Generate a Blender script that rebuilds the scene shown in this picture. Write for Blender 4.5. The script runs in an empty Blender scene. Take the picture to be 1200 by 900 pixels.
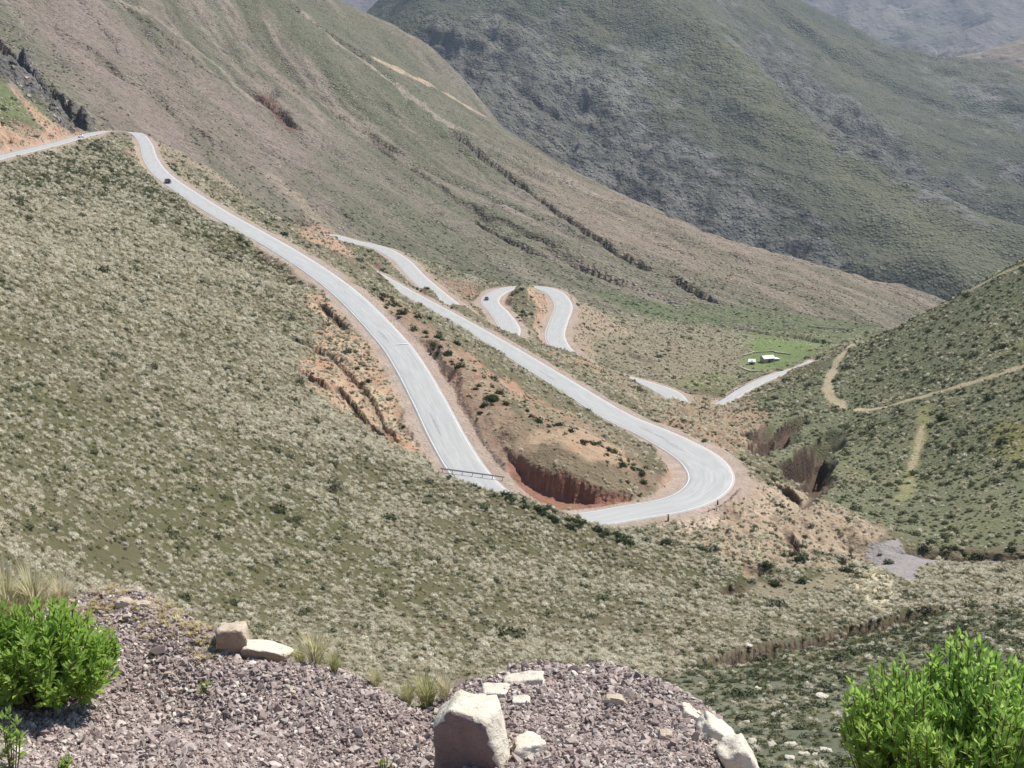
import bpy, bmesh, math, random
import numpy as np
from mathutils import Vector, Matrix
random.seed(7)
RNG = np.random.default_rng(7)
SC = bpy.context.scene
COL = SC.collection

# ------------------------------------------------------------------ camera, light, exposure
PITCH = math.radians(12.5); FPX = 1500.0
cam = bpy.data.cameras.new('camera'); camo = bpy.data.objects.new('camera', cam); COL.objects.link(camo)
cam.sensor_width = 36.0; cam.lens = 36.0 * FPX / 1200.0
cam.clip_start = 0.1; cam.clip_end = 40000
camo.location = (0, 0, 0); camo.rotation_euler = (math.radians(90) - PITCH, 0, 0)
SC.camera = camo
SUN_EL = math.radians(60); SUN_AZ = math.radians(62)      # azimuth clockwise from +Y (view direction)
sd = Vector((math.sin(SUN_AZ)*math.cos(SUN_EL), math.cos(SUN_AZ)*math.cos(SUN_EL), math.sin(SUN_EL)))
sun = bpy.data.lights.new('sun', 'SUN'); sun.energy = 4.7; sun.angle = math.radians(0.53); sun.color = (1.0, 0.945, 0.87)
suno = bpy.data.objects.new('sun', sun); COL.objects.link(suno)
suno.rotation_euler = sd.to_track_quat('Z', 'Y').to_euler()
W = bpy.data.worlds.new('World'); SC.world = W; W.use_nodes = True
wn = W.node_tree.nodes; wl = W.node_tree.links
sky = wn.new('ShaderNodeTexSky'); sky.sky_type = 'NISHITA'; sky.sun_disc = False
sky.sun_elevation = SUN_EL; sky.sun_rotation = SUN_AZ; sky.altitude = 3500; sky.air_density = 1.0; sky.dust_density = 0.6
bg = wn['Background']; bg.inputs['Strength'].default_value = 0.11
wl.new(sky.outputs[0], bg.inputs['Color'])
SC.view_settings.view_transform = 'Standard'; SC.view_settings.look = 'None'
SC.view_settings.exposure = 0.62; SC.view_settings.gamma = 1.0
SC.render.engine = 'CYCLES'
HAZE = 4.3e-5

# ------------------------------------------------------------------ helpers
CP, SP = math.cos(PITCH), math.sin(PITCH)
def uv2at(u, v):
    """photo position -> azimuth, slope (z / horizontal distance)"""
    x = (np.asarray(u, float) - 600) / FPX; y = -(np.asarray(v, float) - 450) / FPX
    dx = x; dy = CP + y * SP; dz = -SP + y * CP
    return np.arctan2(dx, dy), dz / np.hypot(dx, dy)
def at2uv(a, t):
    dx, dy = np.sin(a), np.cos(a)
    dep = dy * CP - t * SP; up = dy * SP + t * CP
    return 600 + FPX * dx / dep, 450 - FPX * up / dep
def P(u, v, r):
    a, t = uv2at(u, v)
    return np.stack([r * np.sin(a), r * np.cos(a), r * t], -1)
def h2(ix, iy, seed):
    h = (ix.astype(np.int64) * 374761393 + iy.astype(np.int64) * 668265263 + seed * 974711) & 0x7fffffff
    h = ((h ^ (h >> 13)) * 1274126177) & 0x7fffffff
    h = (h ^ (h >> 16)) & 0xffff
    return h.astype(np.float32) / 65535.0
def vnoise(x, y, seed=0):
    ix = np.floor(x); iy = np.floor(y); fx = (x - ix).astype(np.float32); fy = (y - iy).astype(np.float32)
    fx = fx*fx*fx*(fx*(fx*6-15)+10); fy = fy*fy*fy*(fy*(fy*6-15)+10)
    a = h2(ix, iy, seed); b = h2(ix+1, iy, seed); c = h2(ix, iy+1, seed); d = h2(ix+1, iy+1, seed)
    return (a + (b-a)*fx) + ((c + (d-c)*fx) - (a + (b-a)*fx)) * fy
def fbm(x, y, seed=0, o=4, gain=.5):
    s = 0; amp = 1; tot = 0
    for k in range(o):
        s = s + amp * vnoise(x * 2**k + 17.3*k, y * 2**k - 9.1*k, seed + k); tot += amp; amp *= gain
    return s / tot * 2 - 1
def sstep(e0, e1, x):
    t = np.clip((x - e0) / (e1 - e0), 0, 1); return t*t*(3-2*t)

def rbf(pts, c=.012, lam=1e-6):
    p = np.array(pts, float); a, t = uv2at(p[:, 0], p[:, 1]); L = np.log(p[:, 2])
    n = len(p); X = np.stack([a, L], 1)
    D = np.sqrt(((X[:, None] - X[None])**2).sum(-1) + c*c)
    A = np.zeros((n+3, n+3)); A[:n, :n] = D - lam*np.eye(n)
    Q = np.c_[np.ones(n), X]; A[:n, n:] = Q; A[n:, :n] = Q.T
    w = np.linalg.solve(A, np.r_[t, 0, 0, 0])
    def f(a, L):
        out = np.empty(a.shape, np.float32).ravel(); af = a.ravel(); Lf = L.ravel()
        xs = X.astype(np.float32); wf = w.astype(np.float32)
        for i in range(0, af.size, 20000):
            s = slice(i, i+20000)
            d = np.sqrt((af[s, None].astype(np.float32) - xs[None, :, 0])**2 + (Lf[s, None].astype(np.float32) - xs[None, :, 1])**2 + np.float32(c*c))
            out[s] = d @ wf[:n] + w[n] + w[n+1]*af[s] + w[n+2]*Lf[s]
        return out.reshape(a.shape)
    return f

def resample(poly, step):
    poly = np.asarray(poly, float); d = np.r_[0, np.cumsum(np.linalg.norm(np.diff(poly[:, :2], axis=0), axis=1))]
    n = max(2, int(d[-1] / step) + 1); s = np.linspace(0, d[-1], n)
    return np.stack([np.interp(s, d, poly[:, k]) for k in range(poly.shape[1])], 1)
def catmull(p, m=10):
    p = np.asarray(p, float); q = np.r_[[2*p[0]-p[1]], p, [2*p[-1]-p[-2]]]; out = []
    for i in range(len(p)-1):
        a, b, c, d = q[i:i+4]
        # centripetal-ish: plain uniform
        for k in range(m):
            t = k/m
            out.append(.5*((2*b)+(-a+c)*t+(2*a-5*b+4*c-d)*t*t+(-a+3*b-3*c+d)*t**3))
    out.append(p[-1]); return np.array(out)

def mesh_obj(name, verts, faces, mat=None, parent=None, smooth=False, kind=None, label=None, cat=None, group=None, uvs=None):
    m = bpy.data.meshes.new(name)
    if isinstance(faces, np.ndarray):
        nv, nf, k = len(verts), len(faces), faces.shape[1]
        m.vertices.add(nv); m.vertices.foreach_set('co', np.asarray(verts, np.float32).ravel())
        m.loops.add(nf*k); m.loops.foreach_set('vertex_index', faces.astype(np.int32).ravel())
        m.polygons.add(nf); m.polygons.foreach_set('loop_start', np.arange(0, nf*k, k, dtype=np.int32))
        m.update(calc_edges=True)
    else:
        m.from_pydata([tuple(map(float, v)) for v in verts], [], faces); m.update()
    if smooth: m.polygons.foreach_set('use_smooth', np.ones(len(m.polygons), bool))
    o = bpy.data.objects.new(name, m); COL.objects.link(o)
    if mat: m.materials.append(mat)
    if parent: o.parent = parent
    tag(o, label, cat, group, kind)
    return o
def tag(o, label=None, cat=None, group=None, kind=None):
    if kind: o['kind'] = kind
    if label: o['label'] = label
    if cat: o['category'] = cat
    if group: o['group'] = group
    return o
def empty(name, loc, rz=0, label=None, cat=None, group=None):
    o = bpy.data.objects.new(name, None); COL.objects.link(o); o.location = loc; o.rotation_euler = (0, 0, rz)
    o.empty_display_size = .2
    return tag(o, label, cat, group)
def pattr(o, name, arr):
    a = o.data.attributes.new(name, 'FLOAT', 'POINT'); a.data.foreach_set('value', np.asarray(arr, np.float32).ravel())
def cattr(o, name, arr):
    a = o.data.attributes.new(name, 'FLOAT_COLOR', 'POINT')
    c = np.ones((len(arr), 4), np.float32); c[:, :3] = arr; a.data.foreach_set('color', c.ravel())

# ---- node helpers
class NT:
    def __init__(s, name, rough=.9, spec=.2):
        s.m = bpy.data.materials.new(name); s.m.use_nodes = True; s.n = s.m.node_tree.nodes; s.l = s.m.node_tree.links
        s.b = s.n['Principled BSDF']; s.b.inputs['Roughness'].default_value = rough; s.b.inputs['Specular IOR Level'].default_value = spec
    def new(s, t, **k):
        n = s.n.new(t)
        for a, b in k.items(): setattr(n, a, b)
        return n
    def val(s, x, inp):
        if isinstance(x, (int, float)): inp.default_value = x
        elif isinstance(x, (tuple, list)): inp.default_value = tuple(x) + ((1,) if len(x) == 3 and inp.type == 'RGBA' else ())
        else: s.l.new(x, inp)
    def math(s, op, a, b=0.0, clamp=False):
        n = s.new('ShaderNodeMath', operation=op, use_clamp=clamp); s.val(a, n.inputs[0]); s.val(b, n.inputs[1]); return n.outputs[0]
    def noise(s, vec, scale, detail=3, rough=.55, dist=0):
        n = s.new('ShaderNodeTexNoise'); s.val(scale, n.inputs['Scale']); n.inputs['Detail'].default_value = detail
        n.inputs['Roughness'].default_value = rough; n.inputs['Distortion'].default_value = dist
        if vec is not None: s.l.new(vec, n.inputs['Vector'])
        return n.outputs['Fac']
    def ramp(s, fac, stops):
        n = s.new('ShaderNodeValToRGB'); s.l.new(fac, n.inputs[0]); e = n.color_ramp.elements
        while len(e) < len(stops): e.new(.5)
        for q, (p, c) in zip(e, stops):
            q.position = p; q.color = (c, c, c, 1) if isinstance(c, (int, float)) else tuple(c) + (1,)
        return n.outputs[0]
    def mix(s, f, a, b, mode='MIX'):
        n = s.new('ShaderNodeMix', data_type='RGBA', blend_type=mode); s.val(f, n.inputs[0]); s.val(a, n.inputs[6]); s.val(b, n.inputs[7]); return n.outputs[2]
    def attr(s, name):
        n = s.new('ShaderNodeAttribute', attribute_name=name); return n
    def obj(s): return s.new('ShaderNodeTexCoord').outputs['Object']
    def bump(s, h, strength=.5, dist=.1):
        n = s.new('ShaderNodeBump'); n.inputs['Strength'].default_value = strength; s.val(dist, n.inputs['Distance']); s.l.new(h, n.inputs['Height'])
        s.l.new(n.outputs[0], s.b.inputs['Normal'])
    def col(s, c): s.val(c, s.b.inputs['Base Color'])

# ------------------------------------------------------------------ the road (photo position, distance)
ROAD = [(-200,222,345),(-90,203,375),(0,184,405),(60,170,500),(100,159,590),(122,154,640),(146,153,662),(162,158,655),(171,170,612),(176,186,550),(190,205,490),(222,228,440),(260,252,400),
 (340,298,345),(400,340,307),(455,395,268),(480,430,248),(505,475,225),(525,515,208),(553,559,192),(590,594,181),(630,609,176),(670,610,176),(710,606,179),(745,601,183),(792,592,188),
 (824,575,197),(833,557,209),(815,535,227),(770,510,248),(720,487,268),(660,450,306),(600,413,352),(540,378,410),(480,345,482),(440,322,550),(400,300,622),(372,286,690),
 (362,276,735),(385,276,748),(412,283,720),(445,291,690),(470,305,645),(490,326,590),(530,360,515),(565,390,465),(588,398,452),(597,386,478),(586,368,528),(574,352,572),(592,339,612),
 (625,337,622),(648,342,607),(660,358,575),(654,378,540),(650,394,510),(660,412,485),(685,430,462),(715,440,452),(760,452,440),(786,462,430),(800,476,414),(822,482,408),(845,475,422),(870,458,450),(905,441,482),
 (935,431,508),(952,424,535)]
rp = np.array(ROAD, float); R3 = P(rp[:, 0], rp[:, 1], rp[:, 2])
RC = resample(catmull(R3, 10), 1.5)
# smooth heights
k = np.hanning(41); k /= k.sum(); zz = np.pad(RC[:, 2], 20, mode='edge'); RC[:, 2] = np.convolve(zz, k, 'valid')
for _ in range(2):
    for j in (0, 1):
        k2 = np.hanning(7); k2 /= k2.sum(); q = np.pad(RC[:, j], 3, mode='reflect', reflect_type='odd'); RC[:, j] = np.convolve(q, k2, 'valid')
RW = 3.3       # half width of the asphalt
RCr = np.hypot(RC[:,0], RC[:,1]); RCa = np.arctan2(RC[:,0], RC[:,1])
k0 = int(np.argmin(np.hypot(RC[:,0]-R3[28,0], RC[:,1]-R3[28,1])))
WID = RW*(1+.30*np.exp(-((np.arange(len(RC))-k0)*1.5/32.)**2))*np.interp(np.arange(len(RC)), [0, 250, 400, len(RC)-120, len(RC)-70], [.85, .9, 1., 1., .5])
def k_near(i): return int(np.argmin(np.hypot(RC[:,0]-R3[i,0], RC[:,1]-R3[i,1])))
kA, kB = k_near(38), k_near(65)
WID = WID*np.interp(np.arange(len(RC)), [kA-40, kA, kB, kB+15], [1, 1.3, 1.3, 1.0])

# ------------------------------------------------------------------ terrain control points
CT = [
 # camera slope, below the berm
 (-200,900,3),(600,1250,3),(1400,900,3), (0,1000,6),(300,1060,6),(600,1060,6),(900,1060,6),(1200,1060,6),(0,960,12),(300,1010,12),(600,1050,12),(900,1080,12),(1200,1080,12),
 (-150,760,40),(0,790,38),(200,830,40),(400,860,42),(600,880,44),(800,900,42),(1000,905,40),(1200,905,40),(1350,900,40),
 (0,715,56),(200,800,62),(400,830,66),(600,840,70),(750,845,66),(900,850,60),(1050,850,60),(1200,850,62),(1350,840,64),
 (-150,600,72),(0,640,74),(100,730,74),(300,765,80),(500,785,84),(700,790,88),(900,800,85),(1050,795,88),(1200,790,90),(1350,780,92),
 (0,580,95),(100,660,92),(300,700,100),(500,740,100),(700,755,105),(850,775,102),(950,770,105),(1080,760,108),(1200,755,108),
 (-150,440,120),(0,500,122),(150,560,122),(300,620,124),(450,670,120),(600,700,122),(750,715,124),(860,730,124),(960,745,128),(1080,725,132),(1200,715,135),(1350,700,140),
 (0,400,162),(150,460,162),(280,500,165),(380,540,165),(480,590,160),(600,640,148),(700,665,150),(800,680,150),(900,695,152),(1000,690,158),(1100,690,160),
 (-150,250,215),(0,300,215),(120,350,215),(230,400,215),(320,450,205),(420,510,197),
 (-150,200,280),(0,240,280),(80,240,310),(160,290,290),(240,330,280),(300,370,265),(345,400,255),(350,440,222),
 (-150,196,340),(0,194,370),(60,180,455),(118,164,535),(160,197,485),(200,224,452),(260,268,400),(320,312,345),(345,335,318),
 # below road one
 (380,350,298),(420,385,280),(420,440,240),(460,450,236),(470,500,217),(500,530,203),
 (520,553,183),(560,567,172),(600,582,164),(640,598,161),(680,614,160),(720,628,161),(755,636,164),(785,622,174),(850,640,165),
 # beyond hairpin, badland and gully
 (850,600,190),(880,640,172),(900,600,196),(880,560,215),(950,610,195),(1000,620,195),(1000,655,190),(1060,650,188),(1100,655,190),(1200,655,192),(1350,640,195),
 # right hill
 (1350,220,480),(1200,307,475),(1150,332,480),(1100,358,490),(1050,384,505),(1000,405,540),
 (1350,330,340),(1200,400,345),(1200,500,268),(1200,600,215),(1350,500,260),
 (1100,450,365),(1100,550,262),(1100,620,212),(1000,480,385),(1000,560,265),(1000,600,222),(950,520,320),(930,470,400),(960,440,470),
 (895,459,412),(925,444,448),(950,428,480),(900,565,235),(900,520,290),(900,480,350),(850,490,330),(850,530,237),(800,480,330),
 # crest above road two then the drop
 (905,590,205),(870,545,222),(790,490,268),(720,461,303),(660,424,345),(600,392,388),(540,357,446),(500,337,488),(450,315,530),
 (672,413,436),(688,421,432),(702,428,420),(720,462,350),(660,424,400),(600,395,430),(720,447,400),
 # between road one and road two
 (400,318,345),(440,350,310),(480,368,285),(520,401,258),(555,432,240),(585,468,224),(605,498,211),(480,352,360),(545,400,320),(610,470,245),(620,440,300),
 (595,524,204),(620,523,202),(645,521,200),(680,525,199),(715,542,198),(740,562,196),(700,498,240),(740,530,218),
 # hairpin two banks, knob
 (384,277,520),(399,281,520),(415,294,505),(435,312,480),(405,292,600),(430,300,575),(520,322,645),(540,338,600),(550,372,520),(560,328,690),(610,334,575),(625,340,560),(615,370,500),(612,400,455),(640,402,470),
 # valley floor beyond
 (700,425,490),(680,380,600),(760,420,520),(800,445,460),(800,400,600),(900,410,580),(950,405,650),(850,440,500),(690,362,690),(850,383,740),(950,392,740),(1040,385,760),(560,325,770),(620,340,750),
 (1100,400,760),(1200,440,700),(1350,420,700),
 # left of the far bend
 (-150,150,430),(0,140,470),(60,140,590),(-150,80,560),(0,92,560),(0,75,640),(90,140,690),(150,150,760),(200,188,700),(250,228,520),(250,214,700),(300,262,480),(300,243,730),(350,259,790),(430,290,800),(500,310,790),
 # middle mountain
 (-150,0,1000),(-150,-250,1500),(0,50,900),(0,0,1150),(0,-200,1700),(100,100,850),(100,0,1300),(100,-200,1900),(200,100,1100),(200,0,1500),(200,-150,2100),
 (350,190,1050),(350,100,1500),(350,0,1900),(340,-40,2200),(385,4,2150),(430,22,2130),(430,180,1250),(470,38,2110),(510,60,2070),(540,90,2010),(563,130,1950),(620,168,1820),(700,212,1650),(790,253,1500),(900,293,1380),(1000,322,1300),(1100,355,1250),(1250,400,1250),
 (500,240,1050),(500,150,1500),(600,280,950),(600,220,1300),(700,310,920),(700,260,1200),(800,345,880),(800,300,1100),(900,365,850),(900,330,1050),(1000,350,1000),
 (1200,470,1000),(1350,450,1000),
 # behind the crest
 (430,60,2700),(520,150,2600),(620,230,2300),(700,280,2100),(900,360,1800),(1100,420,1700),(1350,450,1700),(350,20,2700),(200,-20,2700),(0,-60,2400),(-150,-100,2400),
]
# the base passes through the road heights (skip those that sit very close to hand-placed points)
rs = RC[::12]; ra = np.arctan2(rs[:, 0], rs[:, 1]); rr = np.hypot(rs[:, 0], rs[:, 1])
ru, rv = at2uv(ra, rs[:, 2]/rr)
allp = list(CT); ex = np.array(CT, float); ea, _ = uv2at(ex[:, 0], ex[:, 1]); eL = np.log(ex[:, 2])
for a, r, u, v in zip(ra, rr, ru, rv):
    if np.min(np.hypot(ea-a, eL-np.log(r))) > .022: allp.append((u, v, r))
HB = rbf(allp)
# coarse evaluation table (log polar), then bilinear
TA = np.radians(np.linspace(-31, 31, 620)); TL = np.linspace(math.log(2.5), math.log(3000), 1300)
# finer rows where it matters are handled by the bilinear table being at 0.55 percent steps
AA, LL = np.meshgrid(TA, TL); TT = HB(AA, LL)
def base_t(a, r):
    fa = np.clip((np.clip(a, TA[0], TA[-1]) - TA[0]) / (TA[1]-TA[0]), 0, len(TA)-1.001)
    fl = np.clip((np.log(r) - TL[0]) / (TL[1]-TL[0]), 0, len(TL)-1.001)
    i = fl.astype(int); j = fa.astype(int); x = fa - j; y = fl - i
    return (TT[i, j]*(1-x)+TT[i, j+1]*x)*(1-y) + (TT[i+1, j]*(1-x)+TT[i+1, j+1]*x)*y

# ------------------------------------------------------------------ terrain grid
az = np.radians(np.r_[np.linspace(-60, -26, 18)[:-1], np.linspace(-26, -22.5, 30)[:-1], np.linspace(-22.5, 22.5, 800), np.linspace(22.5, 26, 30)[1:], np.linspace(26, 60, 18)[1:]])
def gs(a, b, n): return np.exp(np.linspace(math.log(a), math.log(b), n))
rad = np.r_[gs(2.5, 36, 50)[:-1], gs(36, 160, 180)[:-1], gs(160, 330, 290)[:-1], gs(330, 760, 240)[:-1], gs(760, 3000, 320)]
A, Rr = np.meshgrid(az, rad); NR, NC = A.shape
T = base_t(A, Rr); Z = T * Rr; X = Rr*np.sin(A); Y = Rr*np.cos(A)

def dist_poly(poly, maxd):
    """distance and attached height of grid vertices to a world polyline; only near it"""
    D = np.full(X.shape, 1e9, np.float32); H = np.zeros(X.shape, np.float32); S = np.zeros(X.shape, np.float32)
    side = np.zeros(X.shape, np.float32)
    acc = 0
    for p, q in zip(poly[:-1], poly[1:]):
        m = (p+q)/2; r = math.hypot(m[0], m[1]); a = math.atan2(m[0], m[1]); h = math.hypot(q[0]-p[0], q[1]-p[1])
        w = maxd + h
        i0, i1 = np.searchsorted(rad, [max(2.6, r-w), r+w]); j0, j1 = np.searchsorted(az, [a - w/r, a + w/r])
        if i1 <= i0 or j1 <= j0: acc += h; continue
        sl = (slice(i0, i1), slice(j0, j1)); x = X[sl]-p[0]; y = Y[sl]-p[1]
        dx, dy = q[0]-p[0], q[1]-p[1]; tt = np.clip((x*dx+y*dy)/(h*h+1e-9), 0, 1)
        d = np.hypot(x-tt*dx, y-tt*dy); b = d < D[sl]
        D[sl] = np.where(b, d, D[sl]); H[sl] = np.where(b, p[2]+tt*(q[2]-p[2]), H[sl]); S[sl] = np.where(b, acc+tt*h, S[sl])
        side[sl] = np.where(b, np.sign(dx*y-dy*x), side[sl])
        acc += h
    return D, H, S, side

WN = fbm(X/14, Y/14, 3, 3); WN2 = fbm(X/3.1, Y/3.1, 9, 3)
near = sstep(40, 120, Rr) * (1 - sstep(700, 1000, Rr))
Z = Z + near * (WN*.5 + WN2*.14)
# relief of the middle mountain: ridges and gullies running down its slope
ux, uy = 435/841., -720/841.
al = X*ux + Y*uy; ac = X*uy - Y*ux
mt = sstep(680, 900, Rr)
wob = fbm(X/240, Y/240, 21, 3)*55
g1 = fbm(ac/62 + wob/62, al/620, 31, 4); g2 = 1-np.abs(fbm(ac/95+wob/60, al/700, 37, 4))*2.4
crestfade = 1
crf = 1-.6*sstep(1500, 2000, Rr)
Z = Z + mt * crf*(g1*9 - np.clip(g2, 0, 1)**3*7 + fbm(X/30, Y/30, 40, 4)*5.0)*np.clip(Rr/1500, .35, 1.0)

# road cut and fill
RD, RH, RS, RSIDE = dist_poly(RC, 40)
SARC = np.r_[0, np.cumsum(np.linalg.norm(np.diff(RC[:, :2], axis=0), axis=1))]; WG = np.interp(RS, SARC, WID)
flat = WG*1.5 + .25 + 1.0*fbm(X/9, Y/9, 50, 2)
bankn = fbm(X/2.2, Y/2.2, 55, 3)*.35
d = np.clip(RD - flat, 0, None)
inb = RD < 1e8
Zb = Z.copy()
hi = RH + d*1.15 + np.minimum(d, 3)*bankn; lo = RH - d*.62 + np.minimum(d, 3)*bankn*.5
Z = np.where(inb, np.clip(Z, lo, hi), Z)
CUT = np.where(inb, np.clip((Zb - Z)/1.2, 0, 1), 0); FILL = np.where(inb, np.clip((Z - Zb)/1.2, 0, 1), 0)
Z = np.where(RD < flat, np.minimum(Z, RH-.12*sstep(WG+.2, WG-.6, RD)), Z)

# visible-surface picking on the undisturbed columns: photo position -> distance
def pick(u, v, rmin=30, rmax=2990):
    a, t = uv2at(u, v); j = int(np.clip(np.searchsorted(az, a), 0, NC-1)); tt = Z[:, j]/rad
    i = np.where((rad > rmin) & (rad < rmax) & (tt >= t))[0]
    if len(i) == 0: return None
    i = i[0]; r = rad[i]
    return np.array([r*math.sin(a), r*math.cos(a), Z[i, j]])
def pickline(pts, **k):
    out = [pick(u, v, **k) for u, v in pts]; return np.array([p for p in out if p is not None])
ALB = np.zeros(X.shape + (3,), np.float32)
U, V = at2uv(A, Z/Rr)
def poly_mask(pts, r0, r1, soft=6, jit=10, js=.35):
    """mask of ground inside a photo outline, between two distances; ragged edges"""
    i0, i1 = np.searchsorted(rad, [r0, r1]); p = np.array(pts, float)
    M = np.zeros(X.shape, np.float32); sl = slice(i0, i1)
    j = fbm(np.log(Rr[sl])*180*js, A[sl]*180*js, 77, 3)*jit; j2 = fbm(np.log(Rr[sl])*180*js+50, A[sl]*180*js, 78, 3)*jit
    x = U[sl]+j; y = V[sl]+j2
    ins = np.zeros(x.shape, bool); dm = np.full(x.shape, 1e9)
    for (x0, y0), (x1, y1) in zip(p, np.roll(p, -1, 0)):
        c = (y0 > y) != (y1 > y); xx = (x1-x0)*(y-y0)/((y1-y0) if y1 != y0 else 1e-9)+x0
        ins ^= c & (x < xx)
        L2 = (x1-x0)**2+(y1-y0)**2; tt = np.clip(((x-x0)*(x1-x0)+(y-y0)*(y1-y0))/L2, 0, 1)
        dm = np.minimum(dm, np.hypot(x-x0-tt*(x1-x0), y-y0-tt*(y1-y0)))
    M[sl] = np.clip(.5 + np.where(ins, dm, -dm)/soft, 0, 1); return M

# quarry-like cut face at the island inside the hairpin
cb = P(*np.array([(588,520,203),(600,543,197),(618,568,193),(645,586,190.5),(690,592,189.5),(735,589,189),(756,575,190.5),(770,562,195)]).T)
CD, CH, CS, CSIDE = dist_poly(resample(cb, 1.0), 30)
rill = np.abs(fbm(X/1.9, Y/1.9, 61, 4))*1.7; Z = Z + sstep(30, 4, CD)*(CSIDE > 0)*(CD < 1e8)*(RD > flat)*(fbm(X/6, Y/6, 62, 3)*1.2+fbm(X/1.8, Y/1.8, 63, 2)*.35)
cl = np.where(CD < 1e8, CH + .1 + np.clip(CD-.2+rill*.45, 0, None)*3.0 + rill*.3, 1e9); cl = np.where((CD < 12) & (CSIDE < 0), CH+.1+.08*CD+rill*.15, cl)
Zc = Z.copy(); Z = np.where(RD > flat, np.minimum(Z, cl), Z); CLIFF = np.clip((Zc-Z)/.8, 0, 1)

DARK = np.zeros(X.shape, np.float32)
def carve(pts, w, depth, rmin=30, rmax=2990, sharp=1.0, dark=1.0, jit=.5, line=None, scarp=True, fdark=.3):
    global Z, DARK
    pl = line if line is not None else pickline(pts, rmin=rmin, rmax=rmax)
    if len(pl) < 2: return
    pl = resample(pl, w*.8)
    n = len(pl); pl[1:-1, 0] += RNG.normal(0, w*.22*jit, n-2); pl[1:-1, 1] += RNG.normal(0, w*.22*jit, n-2)
    D, H, S, sd_ = dist_poly(pl, w*2.4)
    ww = w*(1+.45*fbm(X/(w*1.7), Y/(w*1.7), 91, 3)); tot = max(S.max(), 1)
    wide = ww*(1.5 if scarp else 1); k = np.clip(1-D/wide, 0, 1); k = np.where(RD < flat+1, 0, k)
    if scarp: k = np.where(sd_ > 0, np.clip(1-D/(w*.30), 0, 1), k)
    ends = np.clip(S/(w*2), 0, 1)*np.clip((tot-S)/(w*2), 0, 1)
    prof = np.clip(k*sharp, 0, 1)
    Z = Z - depth*prof*(.35+.65*ends); kd = np.clip(1-D/(w*(.55+.75*fdark)), 0, 1); DARK = np.maximum(DARK, dark*np.clip(kd*2.6, 0, 1)*(.3+.7*ends)*(prof > 0))
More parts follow.
